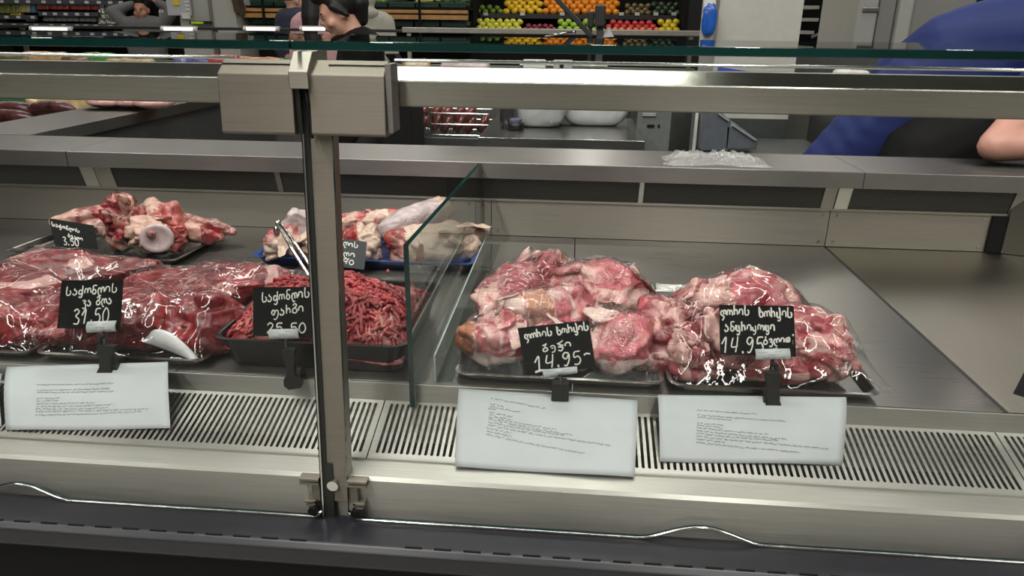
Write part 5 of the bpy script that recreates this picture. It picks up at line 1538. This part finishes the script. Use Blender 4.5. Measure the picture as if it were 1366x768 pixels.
# gable of the next cooler with notices
gb = empty('cooler_gable', (-3.7, 7.5, 0), 'pale grey cooler gable with a slanted right edge and notices', 'cooler')
G = lambda px, py: at(px, py, y=7.5)
q = [G(262, -60), (G(298, -60)), G(317, 44), G(232, 52)]
MB().prism([(G(262, -60).x, 2.2), (G(290, -60).x, 2.2), (G(315, 24).x, 1.40), (G(318, 24).x, 0), (G(240, 24).x, 0), (G(240, 24).x, 2.2)], 7.5, 7.95, axis='y').build('gable_panel', plain('gable_grey', (166, 166, 160), .5, var=.03), gb)
MB().b(G(279, 10).x, G(283, 10).x, 7.485, 7.5, 0, 2.2).build('joint_strip', plain('strip_dk', (112, 110, 106), .5), gb)
MB().b(G(227, 10).x, G(258, 10).x, 7.44, 7.46, G(240, 20.5).z, 2.2).build('notice_board', plain('board_grey', (176, 178, 180), .4, var=.02), gb)
yn = MB().b(G(235, 3).x, G(244, 3).x, 7.43, 7.44, G(235, 7).z, G(235, -9).z).build('yellow_notice', plain('yellow_card', (212, 184, 60), .6), gb)
MB().b(G(247, 20).x, G(258, 20).x, 7.425, 7.44, G(250, 25).z, G(250, 17).z).build('white_notice', M['white'], gb)
for k in range(5): MB().b(G(251, 3).x, G(256, 3).x, 7.432, 7.44, G(250, 14 - k * 5).z, G(250, 11 - k * 5).z).build('small_label', M['white'], gb)
hb_ = MB().b(G(259, 30).x, G(284, 30).x, 7.40, 7.5, G(270, 32).z, G(270, 28).z, .004).build('handle_bar', M['black'], gb)
MB().b(G(262, 30).x, G(278, 30).x, 7.39, 7.40, G(270, 31.6).z, G(270, 28.8).z).build('green_strip', plain('lime_strip', (176, 220, 40), .5), gb)
MB().prism([(G(298, 0).x, 2.2), (G(304, 0).x, 2.2), (G(324, 24).x, 1.40), (G(316, 24).x, 1.40)], 7.46, 7.6, axis='y').build('dark_edge', plain('bronze_edge', (66, 52, 38), .5), gb)

# right side: dark shelving, white fridges
dks = empty('dark_shelving', (1.9, 6.0, 0), 'dark shelving with white shelf edges right of the white column', 'shelf unit')
D = lambda px, py: at(px, py, y=6.0)
MB().b(D(1050, 0).x, D(1150, 0).x, 6.5, 6.55, 0, 2.6).build('back_board', M['blackmat'], dks)
for px, py in ((1078, 9.5), (1077, 26), (1071, 43)):
    w0 = D(px - 15, py); w1 = D(px + 15, py)
    MB().b(w0.x, w1.x, 6.0, 6.45, w0.z - .012, w0.z + .012).build('white_shelf', M['cream'], dks)
q = D(1100, 24); MB().b(q.x - .025, q.x + .03, 5.99, 6.0, q.z - .03, q.z + .03).build('white_card', M['cream'], dks)
MB().b(D(1075, 40).x, D(1105, 40).x, 5.98, 6.4, D(1080, 90).z, D(1080, 76).z).build('grey_box', plain('greige', (120, 118, 110), .5), dks)
MB().b(D(1108, 40).x, D(1140, 40).x, 5.98, 6.4, D(1080, 86).z, D(1080, 77).z).build('grey_box', bpy.data.materials['greige'], dks)
MB().tube([D(1082, 50), D(1100, 42), D(1142, 42)], .012, 8).build('rail', M['steel'], dks)
MB().tube([D(1105, 46), D(1112, 45), D(1142, 45)], .03, 10).build('white_bar', M['white'], dks)
q = D(1115, 0); MB().b(q.x, D(1147, 0).x, 5.95, 6.0, D(1115, 26).z, 2.3).build('hanging_panel', plain('panel_grey', (150, 150, 144), .5, var=.03), dks)
wf = empty('white_fridge', (2.1, 4.6, 0), 'tall white fridge with rounded door edge behind the worker', 'fridge')
F_ = lambda px, py: at(px, py, y=4.6)
MB().b(F_(1141, 40).x, F_(1168, 40).x, 4.6, 5.3, .05, 2.2, .02).build('door', plain('fridge_white', (186, 188, 182), .3, var=.02), wf)
MB().b(F_(1170, 40).x, F_(1192, 40).x, 4.62, 5.3, .05, 2.2, .01).build('side', plain('fridge_side', (150, 150, 146), .35, var=.02), wf)
MB().b(F_(1193, 40).x, F_(1212, 40).x, 4.58, 5.3, .05, 2.2, .015).build('second_door', bpy.data.materials['fridge_white'], wf)
MB().b(F_(1213, 40).x, F_(1300, 40).x, 4.64, 5.3, .05, 2.2, .01).build('far_side', bpy.data.materials['fridge_side'], wf)
q = F_(1160, 13); MB().b(q.x - .04, q.x + .05, 4.585, 4.6, q.z - .012, q.z + .012, .004).build('badge', M['chrome'], wf)
wb2 = sack((at(1135, 93, y=3.2).x, 3.2, 1.02), .16, .12, .16, 13, 'white_tub', M['white'], 'white rounded tub showing beside the blue shirt', 'tub')
tag(MB().b(at(1110, 93, y=3.2).x, at(1180, 93, y=3.2).x, 3.08, 3.4, .0, 1.019).build('side_cupboard', M['slate']), 'grey cupboard under the white tub behind the worker', 'cupboard')

# ------------------------------------------------------------------ people
def remesh(m, name, mat, parent, vox, smooth=3):
    me = bpy.data.meshes.new('tmp'); m.bm.to_mesh(me); m.bm.free()
    o = bpy.data.objects.new('tmp', me); C.objects.link(o)
    r = o.modifiers.new('r', 'REMESH'); r.mode = 'VOXEL'; r.voxel_size = vox; r.use_smooth_shade = True
    s = o.modifiers.new('s', 'SMOOTH'); s.factor = .5; s.iterations = smooth
    dg = bpy.context.evaluated_depsgraph_get(); dg.update()
    me2 = bpy.data.meshes.new_from_object(o.evaluated_get(dg)); me2.name = name
    bpy.data.objects.remove(o)
    me2.materials.clear(); me2.materials.append(mat)
    for p in me2.polygons: p.use_smooth = True
    n = bpy.data.objects.new(name, me2); C.objects.link(n)
    if parent is not None: n.parent = parent
    return n


def limb(m, pts, rs):
    pts = [Vector(p) for p in pts]
    for i in range(len(pts) - 1):
        m.tube([pts[i], pts[i + 1]], [rs[i], rs[i + 1]], 14)
    for p, r in zip(pts, rs): m.ball(p, r, 2)


def hand(m, w, d, side, curl=.5):
    """palm and five bent fingers; w wrist, d direction, side towards the thumb"""
    d = d.normalized(); side = (side - d * side.dot(d)).normalized(); nrm = d.cross(side)
    pc = w + d * .045
    M3 = Matrix((d, side, nrm)).transposed()
    m.ball(pc, (.052, .042, .016), 2, M3)
    for i, (o_, L) in enumerate(((.030, .070), (.011, .080), (-.010, .075), (-.029, .058))):
        b = w + d * .085 + side * o_
        k1 = b + (d + nrm * curl * .5).normalized() * L * .45; k2 = k1 + (d + nrm * curl * 1.3).normalized() * L * .33; k3 = k2 + (d * .6 + nrm * curl * 1.8).normalized() * L * .25
        limb(m, [b - d * .02, k1, k2, k3], [.0095, .009, .008, .007])
    b = w + d * .03 + side * .035
    limb(m, [b - side * .012, b + (d * .6 + side).normalized() * .035, b + (d * 1.3 + side + nrm * .3).normalized() * .068], [.012, .010, .008])


def person(label, root, yaw, J, skin, top, legs, hair_fn, vox=.012, extra=None, group=None, sleeve='long'):
    """J: joints in the person's own frame, facing -y"""
    Rz = Matrix.Rotation(yaw, 3, 'Z'); B = Vector(root)
    W = {k: B + Rz @ Vector(v) for k, v in J.items()}
    p = empty('person', root, label, 'person', group)
    inv = Matrix.Translation(B).inverted()
    face = W['face']; hd = W['head']
    f = (face - hd).normalized(); up = (hd - W['neck']).normalized(); rgt = f.cross(up).normalized(); up = rgt.cross(f)
    HM = Matrix((rgt, -f, up)).transposed()
    def hp(x, y, z): return hd + HM @ Vector((x, y, z))
    m = MB()
    m.ball(hp(0, .012, .025), (.074, .092, .092), 3, HM); m.ball(hp(0, -.018, -.04), (.058, .070, .072), 3, HM); m.ball(hp(0, -.055, -.085), (.028, .026, .024), 2, HM)
    m.ball(hp(0, -.093, -.018), (.013, .018, .024), 2, HM); m.ball(hp(0, -.078, .015), (.05, .016, .012), 2, HM)
    for s in (-1, 1):
        m.ball(hp(.074 * s, .012, -.012), (.010, .022, .032), 2, HM); m.ball(hp(.045 * s, -.055, -.035), (.028, .025, .025), 2, HM)
    m.ball(hp(0, -.082, -.057), (.024, .012, .009), 2, HM)
    limb(m, [hp(0, .02, -.05), W['neck'], W['chest']], [.052, .055, .06])
    limb(m, [W['chest'], W['pelvis']], [.12, .13])
    for s in ('l', 'r'):
        limb(m, [W['chest'], W['sh_' + s], W['el_' + s], W['wr_' + s]], [.07, .052, .042, .028])
        limb(m, [W['pelvis'], W['hip_' + s], W['kn_' + s], W['an_' + s]], [.08, .085, .055, .04])
        an = W['an_' + s]; limb(m, [an, an + Rz @ Vector((0, -.16, -.05))], [.04, .03])
        d = W.get('hd_' + s, W['wr_' + s] + (W['wr_' + s] - W['el_' + s]).normalized() * .1) - W['wr_' + s]
        hand(m, W['wr_' + s], d, Rz @ Vector((0, -1, .2)))
    body = remesh(m, 'body', skin, p, vox, 2); body.matrix_parent_inverse = inv
    # clothes
    m = MB()
    sw = (W['sh_r'] - W['sh_l']) * .36; cm = (W['sh_l'] + W['sh_r']) / 2
    hw = (W['hip_r'] - W['hip_l']) * .5
    for t in [k / 9 for k in range(10)]:
        c = cm.lerp(W['pelvis'], t); w_ = sw.lerp(hw, t)
        q_ = .100 + .014 * math.sin(math.pi * t); limb(m, [c - w_, c, c + w_], [q_, q_ + .018, q_])
    for s in ('l', 'r'):
        if sleeve == 'long': limb(m, [cm.lerp(W['sh_' + s], .5), W['sh_' + s], W['el_' + s], W['el_' + s].lerp(W['wr_' + s], .92)], [.09, .074, .062, .046])
        else: limb(m, [cm.lerp(W['sh_' + s], .5), W['sh_' + s], W['sh_' + s].lerp(W['el_' + s], .62)], [.1, .085, .078])
    t_ = W['neck'].lerp(W['chest'], .45); limb(m, [t_, W['chest']], [.07, .1])
    cl = remesh(m, 'top_garment', top, p, vox, 12); cl.matrix_parent_inverse = inv
    m = MB(); limb(m, [W['hip_l'], W['pelvis'], W['hip_r']], [.115, .125, .115])
    for s in ('l', 'r'): limb(m, [W['hip_' + s], W['kn_' + s], W['an_' + s] + Vector((0, 0, .04))], [.11, .075, .058])
    tr = remesh(m, 'trousers', legs, p, vox * 1.3, 3); tr.matrix_parent_inverse = inv
    for s in ('l', 'r'):
        an = W['an_' + s]; m = MB(); limb(m, [an + Rz @ Vector((0, .03, -.035)), an + Rz @ Vector((0, -.17, -.045))], [.047, .042])
        sh = remesh(m, 'shoe', M['black'], p, vox, 2); sh.matrix_parent_inverse = inv
    m = MB(); hair_fn(m, hp, HM, W)
    hr = remesh(m, 'hair', plain('hair_' + label[:6] + label[-4:], (11, 9, 8), .55, nscale=80, var=.6), p, .008, 1); hr.matrix_parent_inverse = inv
    for s in (-1, 1):
        e = MB().ball(hp(.031 * s, -.083, .0), (.0095, .005, .0042), 2, HM).build('eye', plain('eye_white', (140, 134, 128), .3) if 'eye_white' not in bpy.data.materials else bpy.data.materials['eye_white'], None, True)
        e.parent = p; e.matrix_parent_inverse = inv
        e2 = MB().ball(hp(.031 * s, -.089, .0), (.005, .0025, .005), 2, HM).ball(hp(.032 * s, -.083, .021), (.02, .006, .003), 2, HM).build('iris_and_brow', M['blackmat'], e, True)
    lp = MB().ball(hp(0, -.0925, -.056), (.021, .0045, .006), 2, HM).build('lips', plain('lips', (150, 82, 76), .4) if 'lips' not in bpy.data.materials else bpy.data.materials['lips'], None, True)
    lp.parent = p; lp.matrix_parent_inverse = inv
    if extra: extra(p, inv, W, hp, HM)
    return p


def stand(h=1.68, **k):
    s = h / 1.7
    J = dict(pelvis=(0, 0, .94), chest=(0, .01, 1.28), neck=(0, .015, 1.47), head=(0, 0, 1.59), face=(0, -.1, 1.585),
             sh_l=(-.185, .01, 1.41), sh_r=(.185, .01, 1.41), el_l=(-.23, .03, 1.12), el_r=(.23, .03, 1.12), wr_l=(-.24, -.08, .90), wr_r=(.24, -.08, .90),
             hip_l=(-.10, 0, .90), hip_r=(.10, 0, .90), kn_l=(-.11, -.02, .5), kn_r=(.11, -.02, .5), an_l=(-.11, .02, .085), an_r=(.11, .02, .085))
    J = {a: tuple(x * s for x in b) for a, b in J.items()}
    J.update(k); return J


SK1 = plain('skin_light', (206, 158, 136), .5, nscale=40, var=.06)
SK2 = plain('skin_tan', (186, 134, 108), .5, nscale=40, var=.08)
def hair_short(m, hp, HM, W):
    m.ball(hp(0, .028, .048), (.083, .094, .088), 3, HM); m.ball(hp(0, -.03, .098), (.06, .05, .03), 3, HM)
def hair_long(m, hp, HM, W):
    m.ball(hp(0, .028, .04), (.088, .095, .095), 3, HM)
    limb(m, [hp(0, .06, .0), hp(0, .08, -.12), hp(0, .09, -.30)], [.085, .085, .06])
def hair_bun(m, hp, HM, W):
    m.ball(hp(0, .03, .042), (.086, .098, .096), 3, HM); m.ball(hp(0, .11, .06), (.05, .05, .05), 3, HM); m.ball(hp(0, -.05, .09), (.066, .05, .034), 3, HM)
    limb(m, [hp(.076, -.02, .03), hp(.08, .03, -.03)], [.02, .012]); limb(m, [hp(-.076, -.02, .03), hp(-.08, .03, -.03)], [.02, .012]); limb(m, [hp(0, .1, .0), hp(0, .09, -.08)], [.06, .03])


# man with raised arms by the silver bags
w = at(189, 14, y=8.2)
person('man in a grey pullover holding both hands behind his raised head', (w.x, 8.2, 0), .12,
       stand(1.52, el_l=(-.33, .0, 1.40), el_r=(.33, .03, 1.42), wr_l=(-.12, .10, 1.48), wr_r=(.14, .10, 1.50), hd_l=(-.03, .13, 1.52), hd_r=(.03, .13, 1.54), sh_l=(-.19, .01, 1.26), sh_r=(.19, .01, 1.26)),
       SK2, plain('grey_pullover', (104, 104, 104), .8, nscale=60, var=.15), plain('trouser_dark', (36, 38, 46), .8), hair_short)
# woman in black looking down to the left
w = at(457, 14, y=3.72)
person('woman in black with dark pinned hair looking down to the left', (w.x + .04, 3.72, 0), -1.2,
       stand(1.46, head=(0, -.06, 1.385), face=(0, -.155, 1.345), neck=(0, .01, 1.275), chest=(0, .03, 1.10), sh_l=(-.165, .04, 1.205), sh_r=(.165, .04, 1.205), el_l=(-.21, .0, .96), el_r=(.21, .0, .96), wr_l=(-.17, -.08, .78), wr_r=(.17, -.08, .78)),
       SK1, plain('black_shirt', (6, 6, 7), .85, spec=.2), plain('black_trousers', (20, 20, 22), .8), hair_bun)
# shoppers behind her
w = at(393, 20, y=7.25)
person('shopper in a navy jacket with grey shoulders seen from behind', (w.x, 7.25, 0), 2.6, stand(1.62), SK1,
       plain('navy_jacket', (44, 48, 66), .8, nscale=30, var=.2), plain('jeans', (44, 52, 70), .8), hair_short)
w = at(424, 20, y=6.1)
person('long haired shopper in a pink top standing behind the woman in black', (w.x, 6.1, 0), 2.9, stand(1.58), SK1,
       plain('pink_top', (206, 160, 164), .8), plain('jeans2', (40, 44, 58), .8), hair_long)
w = at(488, 10, y=6.7)
def hood(p, inv, W, hp, HM):
    m = MB(); m.ball(hp(0, .07, -.10), (.12, .08, .06), 3, HM); m.ball(hp(0, .045, .03), (.10, .10, .11), 3, HM)
    o = remesh(m, 'hood', bpy.data.materials['beige_jacket'], p, .012, 3); o.matrix_parent_inverse = inv
person('shopper in a pale beige hooded jacket behind the woman in black', (w.x, 6.7, 0), 3.3, stand(1.60), SK1,
       plain('beige_jacket', (166, 164, 152), .8, nscale=25, var=.1), plain('dark_trousers', (40, 40, 42), .8), hair_short, extra=hood)

# worker in blue leaning on the worktop
EL = Vector((1.075, 1.985, 1.058))
def apron(p, inv, W, hp, HM):
    m = MB()
    c0 = W['chest'] + Vector((.0, -.13, -.16)); c1 = W['pelvis'] + Vector((.10, -.15, .05))
    limb(m, [c0 + Vector((-.03, 0, 0)), c1, c1 + Vector((.0, .0, -.45))], [.12, .14, .15])
    limb(m, [c1 + Vector((.10, 0, .03)), c1 + Vector((.12, 0, -.4))], [.13, .14])
    o = remesh(m, 'apron', M['blackmat'], p, .012, 3); o.matrix_parent_inverse = inv; o['label'] = 'black apron'
JW = dict(pelvis=(.98, 2.50, .92), chest=(1.30, 2.42, 1.26), neck=(1.45, 2.33, 1.45), head=(1.52, 2.26, 1.57), face=(1.50, 2.16, 1.53),
          sh_l=(1.10, 2.40, 1.31), sh_r=(1.47, 2.30, 1.36), el_l=(.97, 2.62, 1.12), wr_l=(1.10, 2.72, 1.0), el_r=(1.078, 1.985, 1.062), wr_r=(1.30, 1.95, 1.075),
          hip_l=(.86, 2.52, .88), hip_r=(1.10, 2.52, .88), kn_l=(.88, 2.5, .48), kn_r=(1.12, 2.5, .48), an_l=(.88, 2.56, .085), an_r=(1.12, 2.56, .085))
person('butcher in a blue shirt and black apron leaning an elbow on the worktop', (1.0, 2.5, 0), 0, {k: tuple(Vector(v) - Vector((1.0, 2.5, 0))) for k, v in JW.items()},
       plain('skin_arm', (190, 140, 124), .45, nscale=30, var=.06), plain('blue_shirt', (8, 30, 90), .7, nscale=10, var=.12), plain('blue_trousers', (8, 31, 92), .7), hair_short, vox=.010, extra=apron, sleeve='short')
